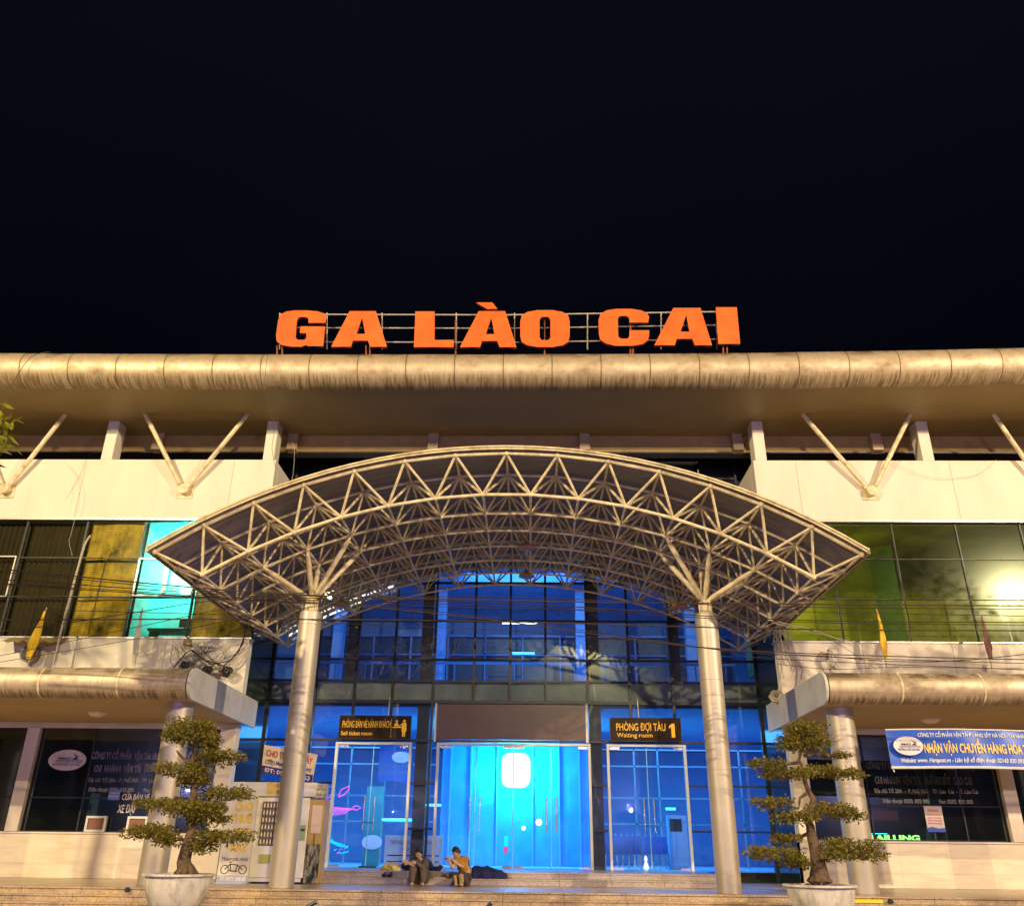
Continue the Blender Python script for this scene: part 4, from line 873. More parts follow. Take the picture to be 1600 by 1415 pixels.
# tilted rental board on top
a, b, c_, d_ = at(413, 1163, 21.55), at(496, 1178, 21.55), at(487, 1222, 21.55), at(408, 1206, 21.55)
TB = thing('rental_sign', 'tilted white motorbike rental board CHO THUÊ XE MÁY on top of the vending machine', 'sign', d_)
def bil(u, v, dy=0): 
    p = (d_*(1-u)+c_*u)*(1-v)+(a*(1-u)+b*u)*v; return p+Vector((0, dy, 0))
q = MB().add([bil(0, 0), bil(1, 0), bil(1, 1), bil(0, 1), bil(0, 0, .04), bil(1, 0, .04), bil(1, 1, .04), bil(0, 1, .04)], [(0, 1, 2, 3), (7, 6, 5, 4), (0, 4, 5, 1), (1, 5, 6, 2), (2, 6, 7, 3), (3, 7, 4, 0)]); q.build('board', plain('boardw', (.78, .66, .45), .5), TB)
q = MB().add([bil(0, 0, -.004), bil(1, 0, -.004), bil(1, .26, -.004), bil(0, .26, -.004)], [(0, 1, 2, 3)]); q.build('phone_strip', plain('violetstrip', (.04, .02, .16), .5), TB)
tc_ = lambda x, z: tuple(bil(x, z, -.008))
red = plain('red2', (.55, .06, .02), .5)
text('CHO THUÊ XE MÁY', .06, .94, .62, .24, 0, red, TB, curve=tc_, bold=.02); text('Motorcycles for rent', .27, .95, .36, .15, 0, bm_, TB, curve=tc_, bold=.01)
text('ĐT: 0912 345 63', .06, .95, .05, .15, 0, logo_w, TB, curve=tc_, bold=.03)
q = MB()
for u, v in ((.1, .42), (.2, .40)): q.path([bil(u+.04*math.cos(t_), v+.07*math.sin(t_), -.01) for t_ in [k*math.pi/5 for k in range(11)]], .006, 5)
q.path([bil(.1, .42, -.01), bil(.14, .52, -.01), bil(.2, .40, -.01), bil(.17, .53, -.01)], .008, 5); q.build('motorbike_drawing', M['curtain'], TB)
# upright banner stand
X = thing('rental_banner', 'upright white rental banner CHO THUÊ XE MÁY with motorcycle drawing beside the bonsai', 'banner', (-6.4, 21.2, PF)); by = 21.2
bl0 = at(337, 1381, by); xL = bl0.x; xR = at(386, 1381, by).x; zt = at(375, 1238, by).z
boxq(xL, xR, by, by+.02, PF+.03, zt, 'sheet', plain('bannerw', (.74, .68, .58), .5), X, 0)
MB().tube((xL, by+.03, PF+.02), (xL, by+.03, zt), .012, 6).tube((xR, by+.03, PF+.02), (xR, by+.03, zt), .012, 6).box(xL-.02, xR+.02, by-.05, by+.12, PF+.004, PF+.03).build('stand', M['alu'], X)
wX = xR-xL; zf = lambda t_: PF+.03+(zt-PF-.03)*t_
yel = plain('bannerink', (.80, .55, .10), .5)
text('LAO CAI', xL+wX*.5, xL+wX*.85, zf(.93), .05, by-.003, bm_, X)
for s_, t_, cp in (('CHO', .80, .17), ('THUÊ', .66, .17), ('XE', .52, .15), ('MÁY', .34, .15)): text(s_, xL+wX*(.18 if len(s_) > 3 else .3), xL+wX*.9, zf(t_), cp, by-.004, yel, X, bold=.06)
text('Motorcycle rental', xL+wX*.1, xL+wX*.93, zf(.235), .09, by-.003, bm_, X); text('ĐT: 0977 345 63', xL+wX*.06, xL+wX*.94, zf(.02), .08, by-.006, logo_w, X, bold=.03)
boxq(xL+.005, xR-.005, by-.003, by-.0005, zf(.0), zf(.075), 'foot_strip', plain('footblue', (.35, .42, .6), .5), X, 0)
q = MB()
for u in (.22, .80): q.path([(xL+wX*u+.085*math.cos(k*math.pi/10), by-.006, zf(.14)+.085*math.sin(k*math.pi/10)) for k in range(21)], .008, 5)
for u0, v0, u1, v1 in ((.22, .14, .38, .2), (.38, .2, .62, .19), (.62, .19, .8, .14), (.36, .13, .62, .12), (.38, .2, .42, .12), (.62, .19, .58, .12), (.34, .22, .42, .22)): q.path([(xL+wX*u0, by-.006, zf(v0)), (xL+wX*u1, by-.006, zf(v1))], .009, 5)
q.build('motorcycle_drawing', M['curtain'], X)

# ------------------------------------------------------------------ bonsai trees in bowls
def leaves(q, c, rx, ry, rz, n, sz, aspect=1.6, droop=0, surf=False):
    c = Vector(c)
    for _ in range(n):
        while True:
            p = Vector((random.uniform(-1, 1), random.uniform(-1, 1), random.uniform(-1, 1)))
            if p.length <= 1 and (not surf or p.length > .6): break
        o = c+Vector((p.x*rx, p.y*ry, p.z*rz))
        d = Vector((random.gauss(0, 1)+p.x, random.gauss(0, 1)+p.y, random.gauss(0, .7)-droop)).normalized()
        n_ = d.cross(Vector((random.gauss(0, 1), random.gauss(0, 1), random.gauss(0, 1)))).normalized(); s_ = sz*random.uniform(.6, 1.3)
        a = o; b = o+d*s_*.5+n_*s_*.5/aspect; e = o+d*s_; f = o+d*s_*.5-n_*s_*.5/aspect
        q.add([a, b, e, f], [(0, 1, 2, 3)])
def bonsai(label, pads, trunk, branches, px, rimy, Y, slab, lab_pot):
    dens = 1.9 if rimy < 1370 else 1.5
    base = at(px, rimy, Y); rz = base.z
    P_ = thing('plant_pot', lab_pot, 'pot', (base.x, Y, 0), 'marble bonsai bowls on pedestals')
    MB().lathe([(.20, rz-.56), (.30, rz-.53), (.42, rz-.40), (.49, rz-.2), (.52, rz-.04), (.57, rz-.03), (.575, rz), (.50, rz), (.48, rz-.07), (.001, rz-.06)], (base.x, Y, 0), 40).build('bowl', M['pot'], P_, smooth=True, ang=35)
    MB().lathe([(.001, rz-.05), (.2, rz-.03), (.47, rz-.065)], (base.x, Y, 0), 24).build('soil', M['soil'], P_, smooth=True)
    MB().box(base.x-.33, base.x+.33, Y-.33, Y+.33, .003, rz-.565).build('pedestal', M['marble'], P_, bevel=.02)
    T_ = thing('bonsai_tree', label, 'tree', (base.x, Y, rz-.06), 'bonsai trees in front of the steps')
    q = MB(); pts = [at(x, y, Y) for x, y, r in trunk]; q.path(pts, [r for _, _, r in trunk], 10)
    for k in range(9):
        a = k*.7; q.path([pts[0]+Vector((.17*math.cos(a), .17*math.sin(a), -.02)), pts[0]+Vector((.07*math.cos(a), .07*math.sin(a), .10)), pts[1]+Vector((.03*math.cos(a), .03*math.sin(a), 0))], [.045, .04, .03], 6)
    q.build('trunk', M['bark'], T_, smooth=True, ang=80)
    q = MB()
    for bs in branches: q.path([at(x, y, Y+dy) for x, y, dy in bs], [.032-.02*i/(len(bs)-1) for i in range(len(bs))], 6)
    q.build('branches', M['bark'], T_, smooth=True)
    q = MB()
    for x, y, rx_, ry_, dy in pads:
        c = at(x, y, Y+dy); n = int(rx_*ry_*dens)+60; nb = max(5, int(rx_/5))
        for j in range(nb):
            a = random.uniform(-1, 1); cc2 = c+Vector((a*rx_*.0092, random.uniform(-.3, .3), random.uniform(-.25, .6)*ry_*.0075*(1-abs(a)*.6)))
            leaves(q, cc2, rx_*.0046, .22, ry_*.0078, int(n/nb), .055, 1.9, .15)
        leaves(q, c+Vector((0, 0, -.02)), rx_*.0118, .38, ry_*.0100, int(n*.45), .055, 1.9, .3)
    q.build('foliage', M['leaf'], T_)
bonsai('layered bonsai with dense dark green pads in the left marble bowl', [(302, 1140, 36, 20, 0), (330, 1158, 18, 14, .1), (285, 1150, 26, 14, -.1), (345, 1182, 36, 12, .1), (290, 1200, 42, 13, -.1), (305, 1218, 24, 12, .1), (356, 1238, 33, 11, 0), (245, 1254, 34, 11, .1), (300, 1262, 46, 15, -.1), (325, 1278, 28, 11, .1), (232, 1298, 40, 13, -.05), (262, 1310, 18, 11, 0), (352, 1306, 42, 12, 0), (318, 1322, 16, 11, .1)],
       [(291, 1364, .14), (287, 1345, .11), (293, 1320, .095), (301, 1296, .085), (297, 1270, .075), (303, 1240, .06), (306, 1212, .05), (300, 1190, .04), (306, 1168, .03), (300, 1145, .02)],
       [[(303, 1240, 0), (320, 1242, 0), (350, 1240, 0)], [(297, 1270, 0), (270, 1262, 0), (240, 1256, .1)], [(300, 1300, 0), (330, 1312, 0), (355, 1308, 0)], [(296, 1312, 0), (270, 1310, 0), (232, 1300, -.05)], [(304, 1225, 0), (290, 1205, -.1), (262, 1200, -.1)], [(303, 1200, 0), (280, 1178, 0), (276, 1172, 0)], [(304, 1185, 0), (325, 1182, .05), (350, 1184, .1)]], 281, 1364, 15.2, 0, 'veined marble bowl of the left bonsai')
bonsai('sparser bonsai with olive brown leaf tiers in the right marble bowl', [(1254, 1138, 30, 17, 0), (1262, 1160, 34, 16, -.1), (1228, 1158, 18, 13, .1), (1196, 1192, 26, 10, .05), (1225, 1208, 38, 11, -.05), (1270, 1203, 36, 10, .1), (1318, 1208, 30, 9, 0), (1303, 1178, 22, 5, .1), (1204, 1252, 26, 11, 0), (1240, 1275, 34, 11, -.1), (1292, 1262, 38, 11, 0), (1330, 1272, 24, 9, .05), (1212, 1332, 38, 13, -.05), (1240, 1345, 22, 11, .1), (1225, 1308, 22, 8, .2), (1325, 1322, 42, 15, 0), (1300, 1335, 22, 9, -.1), (1352, 1336, 22, 9, .05)],
       [(1281, 1376, .17), (1279, 1352, .12), (1274, 1325, .095), (1268, 1305, .08), (1266, 1290, .07), (1259, 1275, .06), (1268, 1262, .055), (1271, 1248, .05), (1263, 1235, .04), (1256, 1215, .035), (1256, 1200, .03), (1248, 1186, .026), (1256, 1165, .018), (1254, 1145, .012)],
       [[(1262, 1238, 0), (1250, 1246, 0), (1248, 1262, 0), (1215, 1255, 0)], [(1270, 1255, 0), (1300, 1262, 0), (1330, 1272, 0)], [(1266, 1300, 0), (1240, 1312, .1), (1212, 1328, 0)], [(1272, 1325, 0), (1300, 1328, 0), (1350, 1332, 0)], [(1250, 1190, 0), (1225, 1194, 0), (1195, 1192, 0)], [(1256, 1205, 0), (1290, 1206, 0), (1322, 1209, 0)], [(1256, 1180, 0), (1280, 1178, 0), (1310, 1180, .1)]], 1281, 1381, 15.2, 0, 'veined marble bowl of the right bonsai')

# ------------------------------------------------------------------ flags on the sill walls
def flag(pts, lab, m, folds=3):
    base = at(*pts[-1], 22.9); t = thing('furled_flag', lab, 'flag', base, 'furled flags on the wing walls')
    top = at(*pts[0], 22.9); bot = at(*pts[-1], 22.9); ax = bot-top; wsc = 1 if pts[0][0] < 100 else .62
    w0 = at(pts[1][0], pts[1][1], 22.9); 
    def f(u, v):
        p = top+ax*v; wd = (.015+.12*(v/.72)**.9 if v < .72 else .135-.055*(v-.72)/.28-.02*math.sin(u*18)); wd *= 1-.25*max(0, math.sin(v*9))*(u > .5); wd *= wsc
        th = u*2*math.pi; rr = wd*(1+.30*math.sin(th*folds+v*5)); return p+Vector((rr*math.cos(th), .5*rr*math.sin(th)-.05, .02*math.sin(th*2)))
    MB().grid(f, 26, 16).build('cloth', m, t, smooth=True, ang=80)
    MB().tube(top+Vector((0, .02, .12)), bot-ax.normalized()*-.25, .014, 8).build('pole', M['wirew'], t, smooth=True)
fy = mat('flag_yellow', (.90, .55, .01), .6, var=.1, scale=6, streak=(6, 6, .5)); fg = mat('flag_pale', (.62, .64, .50), .7, var=.15, scale=6, streak=(6, 6, .5)); fr_ = mat('flag_maroon', (.22, .10, .09), .7, var=.3, scale=6, streak=(6, 6, .5))
flag([(71, 955), (66, 990), (47, 1028)], 'bright yellow furled flag at the far left above the porch', fy)
flag([(221, 956), (219, 990), (213, 1022)], 'faded pale furled flag in front of the cyan window', fg)
flag([(1371, 957), (1377, 990), (1383, 1028)], 'bright yellow furled flag above the right porch', fy)
flag([(1532, 962), (1540, 1000), (1547, 1030)], 'dull maroon furled flag at the far right', fr_)
# round black openings, corrugated awning, light fittings
t = thing('speaker_horn', 'round dark horn on the wall behind the far left yellow flag', 'horn', (-12.9, 23.3, 6.3)); c = at(50, 1022, 23.4)
MB().tube(c, c+Vector((0, -.18, 0)), .24, 24).build('horn_body', plain('hornb', (.2, .17, .13), .5), t, smooth=True); MB().tube(c+Vector((0, -.19, 0)), c+Vector((0, -.2, 0)), .19, 24).build('mouth', M['black'], t)
a = at(14, 995, 23.3); b = at(90, 1003, 23.0)
q = MB().grid(lambda u, v: (a.x+(b.x-a.x)*u, 23.48-.55*v, a.z+.02+.03*math.sin(u*34)-.22*v), 60, 3); tag(q.build('corrugated_awning', M['soffit'], origin=a, solid=.006), 'small corrugated sheet awning above the horn on the left wall', 'awning')
for px, py, lab, d in ((293, 1003, 'small dark floodlight fitting on the left wall near the cable coils', .12), (1300, 1018, 'pale rag wrapped floodlight on the right wall', .14)):
    c = at(px, py, 23.25); t = thing('wall_floodlight', lab, 'light fitting', c); MB().lathe([(.02, -.1), (d, -.08), (d*.9, .06), (.04, .13)], c, 14).build('head', M['pot'] if px > 800 else M['soffit'], t, smooth=True); MB().tube(c, c+Vector((.05, .25, -.05)), .02, 6).build('arm', M['black'], t)
    if px > 800: 
        q = MB(); 
        for k in range(9): q.path([c+Vector((random.uniform(-.15, .1), -.08, random.uniform(-.05, .1))), c+Vector((random.uniform(-.2, .05), -.12, -.15)), c+Vector((random.uniform(-.15, .1), -.1, -.3-random.random()*.1))], .015, 5)
        q.build('rag', M['pot'], t)

# ------------------------------------------------------------------ overhead cables and coils
def cable(pts, Y, r, lab, m='cable', sag=.0, grp='overhead cables in front of the station'):
    P3 = [at(x, y, Y) for x, y in pts]; out = []
    for i in range(len(P3)-1):
        a0 = P3[max(i-1, 0)]; a1 = P3[i]; a2 = P3[i+1]; a3 = P3[min(i+2, len(P3)-1)]
        for k in range(8):
            t = k/8; t2 = t*t; t3 = t2*t
            out.append(.5*((2*a1)+(a2-a0)*t+(2*a0-5*a1+4*a2-a3)*t2+(3*a1-a0-3*a2+a3)*t3))
    out.append(P3[-1]); o = MB().path(out, r*.78, 5).build('overhead_cable', M[m], origin=P3[0], smooth=True); return tag(o, lab, 'cable', grp)
same = 'thin dark overhead cable crossing in front of the canopy columns'
cable([(-150, 880), (0, 889), (400, 925), (800, 938), (1200, 943), (1600, 946), (1800, 944)], 16, .016, 'thickest upper cable crossing the whole front at column top height', 'cable2')
cable([(-150, 966), (0, 968), (400, 967), (800, 971), (1200, 982), (1600, 985), (1800, 986)], 16.2, .016, 'thick cable crossing the column shafts just below their tops', 'cable2')
cable([(-150, 886), (0, 893), (400, 928), (800, 933), (1200, 947), (1600, 951), (1800, 950)], 15.8, .010, 'dark cable second from the top at the right edge, under the thick one')
cable([(-150, 900), (0, 905), (400, 931), (800, 942), (1200, 967), (1600, 972), (1800, 972)], 15.9, .012, 'dark cable fourth from the top at the right edge')
cable([(-150, 906), (0, 911), (400, 934), (800, 947), (1200, 970), (1600, 976), (1800, 977)], 16.1, .010, 'thin dark cable fifth from the top at the right edge')
cable([(-150, 908), (0, 914), (400, 937), (600, 950), (800, 972), (1000, 1000), (1200, 1018), (1600, 1030), (1800, 1030)], 16, .012, 'long cable sloping down from left to right across the glass', 'cable2')
cable([(-150, 905), (0, 912), (400, 939), (600, 947), (800, 969), (1000, 997), (1200, 1021), (1600, 1036), (1800, 1040)], 15.7, .009, 'thin dark cable just under the long sloping one on the right')
cable([(-150, 940), (0, 950), (400, 962), (560, 975), (800, 985), (1100, 1012), (1200, 1028), (1600, 1046), (1800, 1052)], 15.9, .008, 'lowest thin dark cable crossing the whole front')
cable([(-150, 925), (0, 930), (400, 938), (800, 950), (1200, 955), (1600, 962), (1800, 964)], 16.3, .008, 'thin dark cable third from the top at the right edge')
cable([(-150, 980), (0, 986), (200, 958), (330, 938), (480, 925)], 16.4, .010, 'cable rising from the left edge to the left column top')
cable([(-150, 1050), (0, 1024), (200, 982), (400, 940), (485, 925)], 16.5, .008, 'cable rising steeply from above the left porch to the left column')
cable([(-150, 1060), (0, 1034), (200, 1000), (400, 962), (700, 915)], 16.6, .007, 'lowest rising cable on the left, passing behind the column')
cable([(1200, 968), (1290, 990), (1400, 1040), (1480, 1048)], 20, .010, 'cable dropping from the right canopy corner to the porch', 'wirew')
cable([(1205, 972), (1330, 1002), (1440, 1028), (1800, 1062)], 20, .008, 'pale cable fanning low to the right from the canopy corner', 'wirew')
cable([(1208, 962), (1300, 1000), (1370, 1046)], 21, .007, 'short cable falling from the canopy corner to the porch roof')
cable([(1210, 1022), (1290, 1025), (1400, 1033), (1520, 1030), (1700, 1010)], 20.5, .012, 'cable sagging along the right sill wall')
cable([(1215, 1037), (1300, 1045), (1420, 1042), (1700, 1046)], 20.5, .008, 'thin cable just above the right porch roof')
cable([(100, 720), (125, 760), (112, 830), (108, 845), (113, 868)], 23.3, .007, 'pale wire hanging down the left parapet', 'wirew')
cable([(142, 836), (133, 850), (121, 890), (110, 930), (98, 975), (84, 1037)], 22.9, .036, 'pale pipe running down the left window bays', 'wirew')
cable([(1388, 720), (1440, 742), (1480, 747), (1530, 740), (1557, 718)], 23.4, .006, 'thin wire drooping on the right parapet', 'wirew')
cable([(418, 553), (414, 600), (420, 640), (428, 672), (425, 700), (430, 730)], 20.6, .008, 'black wire hanging from the roof edge at the left parapet end')
cable([(78, 550), (50, 557), (25, 590), (5, 640), (-20, 680)], 20.5, .012, 'black wire looping down at the far left of the roof edge')
cable([(455, 690), (460, 700), (458, 740), (452, 760)], 24, .008, 'wire loop hanging by the left end of the glass bay', 'wirew')
random.seed(5)
def coil(px, py, Y, rr, n, lab, m='cable', loops=3):
    c = at(px, py, Y); t = thing('cable_coil', lab, 'cable coil', c, 'cable coils on the wing corner walls')
    for l in range(loops):
        pts = []; tot = 60
        for k in range(tot+1):
            a = 2*math.pi*n*k/tot; r = rr*(.75+.25*math.sin(a*1.7+l))*(.9+.12*l/loops); pts.append(c+Vector((r*math.cos(a)+.03*math.sin(a*.37+l), -.03*l-.02*math.sin(a*2.3), r*.85*math.sin(a)+.03*math.cos(a*.7))))
        MB().path(pts, .012, 5).build('loop', M[m], t)
    return t
coil(324, 1047, 23.2, .13, 4, 'black cable coil in the middle of the left wall corner'); coil(354, 1049, 23.2, .15, 4, 'black cable coil nearest the glass on the left wall corner'); coil(289, 1040, 23.2, .12, 3, 'smaller cable coil left of the other two on the left wall')
coil(1212, 1088, 22.9, .17, 3, 'pale cable coil at the right wall corner by the porch end', 'wirew')
q = MB()
c0 = at(300, 1018, 23.3)
for k in range(26):
    a = at(random.uniform(270, 390), random.uniform(1000, 1012), 23.35); b = at(random.uniform(275, 375), random.uniform(1035, 1060), 23.25); m_ = (a+b)/2+Vector((random.uniform(-.4, .4), -.05, random.uniform(-.35, 0)))
    q.path([a, (a+m_)/2+Vector((0, 0, -.05)), m_, (m_+b)/2+Vector((0, 0, -.08)), b], .0065, 4)
for pts in ([(272, 1042), (290, 1020), (300, 1015), (318, 1030), (350, 1040), (372, 1020), (385, 985), (392, 940)], [(300, 1016), (330, 1038), (360, 1032), (380, 1005), (386, 960)]): q.path([at(x, y, 23.15) for x, y in pts], .016, 5)
tag(q.build('cable_tangle', M['cable'], origin=c0), 'tangle of loose black wires on the left wall corner', 'wires')
q = MB()
for k in range(14):
    a = at(random.uniform(1205, 1235), 972+random.random()*10, 23.2); b = at(random.uniform(1212, 1245), random.uniform(1000, 1060), 23.25); q.path([a, (a+b)/2+Vector((random.uniform(-.2, .2), -.08, 0)), b], .010, 4)
for pts in ([(1219, 980), (1222, 1030), (1218, 1075), (1211, 1082)],): q.path([at(x, y, 23.0) for x, y in pts], .016, 5)
for k in range(10): q.path([at(1175+random.random()*45, 955+random.random()*25, 22.6), at(1200+random.random()*20, 975+random.random()*20, 22.5), at(1180+random.random()*50, 990+random.random()*14, 22.8)], .011, 4)
tag(q.build('cable_tangle', M['wirew'], origin=at(1219, 1000, 23.2)), 'tangle of pale wires at the right wall corner under the canopy', 'wires')
c = at(1206, 974, 22.4); tag(MB().ball(c, .13, 12, 8, (1, .8, .7)).build('splice_box', M['black'], origin=c, smooth=True), 'black cable splice box under the right canopy corner', 'box')
# scaffold panel seen in the dark above the vault
a = at(1028, 702, 25.2); b = at(1093, 733, 25.2); t = thing('roof_hatch', 'dark grey panel on thin legs above the canopy in the dark centre bay', 'panel', a)
MB().obox((a+b)/2+Vector((0, .35, 0)), (.6, 0, 0), (0, .4, .12), (0, -.004, .014)).build('panel', plain('hatchg', (.10, .09, .08), .5), t); MB().tube(b+Vector((-.05, 0, -.02)), b+Vector((-.05, 0, -.8)), .02, 6).tube(b+Vector((-1.1, 0, -.02)), b+Vector((-1.1, 0, -.8)), .02, 6).build('leg', M['soffit'], t)

# ------------------------------------------------------------------ trees and street lamps of the plaza
def tree(name, lab, base, crown, rad, n, sz, m, asp=2.2, droop=.3, ncl=17, cs=.25):
    t = thing(name, lab, 'tree', base); q = MB(); b = Vector(base); c = Vector(crown)
    q.path([b, b+(c-b)*.35+Vector((.15, .1, 0)), b+(c-b)*.7, c], [.16, .12, .09, .05], 8)
    cl = []
    for k in range(ncl):
        a = random.uniform(0, 6.28); e = random.uniform(-.7, 1.0); rr = rad*random.uniform(.45, 1); d = Vector((math.cos(a)*math.cos(e), math.sin(a)*math.cos(e), math.sin(e)*.75)); p = c+d*rr; cl.append(p)
        q.path([c-Vector((0, 0, rad*.45)), c+d*rr*.5, p], [.05, .03, .012], 5)
    q.build('trunk', M['bark'], t, smooth=True); q = MB()
    for p in cl: leaves(q, p, rad*cs, rad*cs, rad*cs*.7, n//ncl, sz, asp, droop)
    q.build('crown', m, t)
random.seed(9)
tree('street_tree', 'leafy tree at the far left with long yellow green leaves reaching into view', (-10.9, 12.2, 0), (-10.25, 12, 8.2), 1.85, 5200, .27, M['leaf2'], 3.6, .8, 24, .34)
tree('plaza_tree', 'feathery tree out in the plaza to the right, mirrored in the green windows', (17.5, 11.5, 0), (16.9, 12, 10.45), 3.1, 4600, .20, M['leaf2'], 4.5, .4)
tree('plaza_tree', 'bushy tree in the plaza to the left, throwing shade on the left porch', (-15.9, 9.5, 0), (-15.5, 9.5, 11.3), 3.0, 3600, .22, M['leaf2'], 3.5, .4, 20, .19)
for (p, e, c), lab in zip(LAMPS, ('tall street lamp on the right of the plaza, mirrored in the green windows', 'tall street lamp on the left of the plaza', 'tall street lamp behind the viewpoint')):
    p = Vector(p); t = thing('street_lamp', lab, 'street lamp', (p.x, p.y-1.4, 0), 'street lamps of the plaza')
    MB().path([(p.x, p.y-1.4, 0), (p.x, p.y-1.4, p.z-1.0), (p.x, p.y-1.2, p.z+.55), (p.x, p.y-.5, p.z+.75)], [.11, .07, .05, .04], 10).build('pole', M['steel'], t, smooth=True)
    MB().lathe([(.05, .62), (.5, .52), (.55, .45), (.42, .45)], p, 20).build('hood', M['black'], t, smooth=True)

# ------------------------------------------------------------------ people and belongings on the steps
def skin(name, J, E, m, parent, sub=2, root=None):
    """J: name -> (x, y, z, r) in metres; one continuous skinned surface"""
    off = world(parent); keys = list(J); me = bpy.data.meshes.new(name)
    me.from_pydata([tuple(Vector(J[k][:3])-off) for k in keys], [(keys.index(a), keys.index(b)) for a, b in E], [])
    o = bpy.data.objects.new(name, me); C.objects.link(o)
    md = o.modifiers.new('skin', 'SKIN'); md.use_smooth_shade = True
    for i, k in enumerate(keys):
        sv = me.skin_vertices[0].data[i]; r = J[k][3]; sv.radius = (r, r) if not isinstance(r, tuple) else r; sv.use_root = (k == (root or keys[0]))
    sb = o.modifiers.new('sub', 'SUBSURF'); sb.levels = sub; sb.render_levels = sub
    ev = bpy.data.meshes.new_from_object(o.evaluated_get(bpy.context.evaluated_depsgraph_get())); bpy.data.objects.remove(o)
    ev.materials.clear(); ev.materials.append(m); ev.polygons.foreach_set('use_smooth', [True]*len(ev.polygons))
    o = bpy.data.objects.new(name, ev); C.objects.link(o); o.parent = parent; return o
skinm = mat('skin_tone', (.68, .42, .28), .55, var=.05); hairm = mat('black_hair', (.012, .01, .01), .6, var=.2, scale=30)
def hand(q, wrist, d, palmn, s=1, curl=.5, grip=None):
    """five separate bent fingers on a palm"""
    wrist = Vector(wrist); d = Vector(d).normalized(); n = Vector(palmn).normalized(); side = d.cross(n).normalized()
    q.obox(wrist+d*.045*s, d*.045*s, side*.038*s, n*.013*s)
    for k, ln in enumerate((.062, .075, .08, .07)):
        b = wrist+d*.088*s+side*(-.03+.02*k)*s; d1 = (d*math.cos(curl)+n*math.sin(curl)).normalized(); d2 = (d*math.cos(curl*2.2)+n*math.sin(curl*2.2)).normalized()
        q.path([b, b+d1*ln*.5*s, b+d1*ln*.5*s+d2*ln*.5*s], [.009*s, .008*s, .006*s], 6)
    b = wrist+d*.03*s-side*.036*s; q.path([b, b+(d*.5-side*.7+n*.3)*.035*s, b+(d*1.2-side*.6+n*.6)*.045*s], [.011*s, .010*s, .008*s], 6)
def head(t, c, face, r=.092, hair_shift=.0):
    """head with brow, nose, lips, eyes, ears, hair; face = unit direction"""
    f = Vector(face).normalized(); up_ = Vector((0, 0, 1)); up_ = (up_-f*up_.dot(f)).normalized(); sd = f.cross(up_).normalized(); c = Vector(c)
    def P3(a, b, e): return c+sd*a*r+f*b*r+up_*e*r
    q = MB(); b0 = len(q.v); n, m_ = 20, 14
    for i in range(m_+1):
        ph = math.pi*i/m_; z = math.cos(ph)*1.28; rad = math.sin(ph)
        for k in range(n):
            th = 2*math.pi*k/n; x = rad*math.sin(th)*.86; y = rad*math.cos(th)*1.0
            if z < 0: x *= 1-.32*(-z)**1.2; y = y*(1-.22*(-z)) + .10*(-z) if y > 0 else y*(1-.42*(-z))
            q.v.append(P3(x, y, z))
    for i in range(m_):
        for k in range(n): q.f.append((b0+i*n+k, b0+(i+1)*n+k, b0+(i+1)*n+(k+1) % n, b0+i*n+(k+1) % n))
    q.path([P3(0, .93, .12), P3(0, 1.08, -.10), P3(0, 1.22, -.30)], [.06*r, .12*r, .17*r], 8); q.ball(P3(0, 1.12, -.34), .2*r, 8, 6)
    q.ball(P3(0, .92, -.62), .20*r, 8, 6, (1.1, .7, .6))
    for s_ in (-1, 1): q.ball(P3(.88*s_, -.05, -.08), .26*r, 8, 6, (.5, .9, 1.3))
    h = q.build('head', skinm, t, smooth=True, ang=90)
    q = MB()
    for s_ in (-1, 1): q.ball(P3(.36*s_, .86, .02), .11*r, 8, 6); q.path([P3(.18*s_, .98, .24), P3(.38*s_, .96, .30), P3(.58*s_, .82, .22)], .05*r, 5)
    q.path([P3(-.26, .98, -.6), P3(0, 1.07, -.58), P3(.26, .98, -.6)], .035*r, 5); q.build('face_features', plain('facedark', (.06, .02, .015), .5), t, smooth=True)
    q = MB(); b0 = len(q.v); n, m_ = 22, 9
    for i in range(m_+1):
        for k in range(n):
            th = 2*math.pi*k/n; frontness = max(0, math.cos(th)); lim = math.pi*(.60-.27*frontness**.6); ph = lim*i/m_
            rr2 = 1.12+.03*math.sin(th*5+i)+.05*(frontness); q.v.append(P3(math.sin(ph)*math.sin(th)*.9*rr2, math.sin(ph)*math.cos(th)*1.0*rr2, math.cos(ph)*1.30*1.07+.02))
    for i in range(m_):
        for k in range(n): q.f.append((b0+i*n+k, b0+(i+1)*n+k, b0+(i+1)*n+(k+1) % n, b0+i*n+(k+1) % n))
    q.build('hair', hairm, t, smooth=True, ang=90, solid=.006)
SX = .0136    # metres per photo pixel at the depth of the steps
def pp(px, py, Y): return at(px, py, Y)
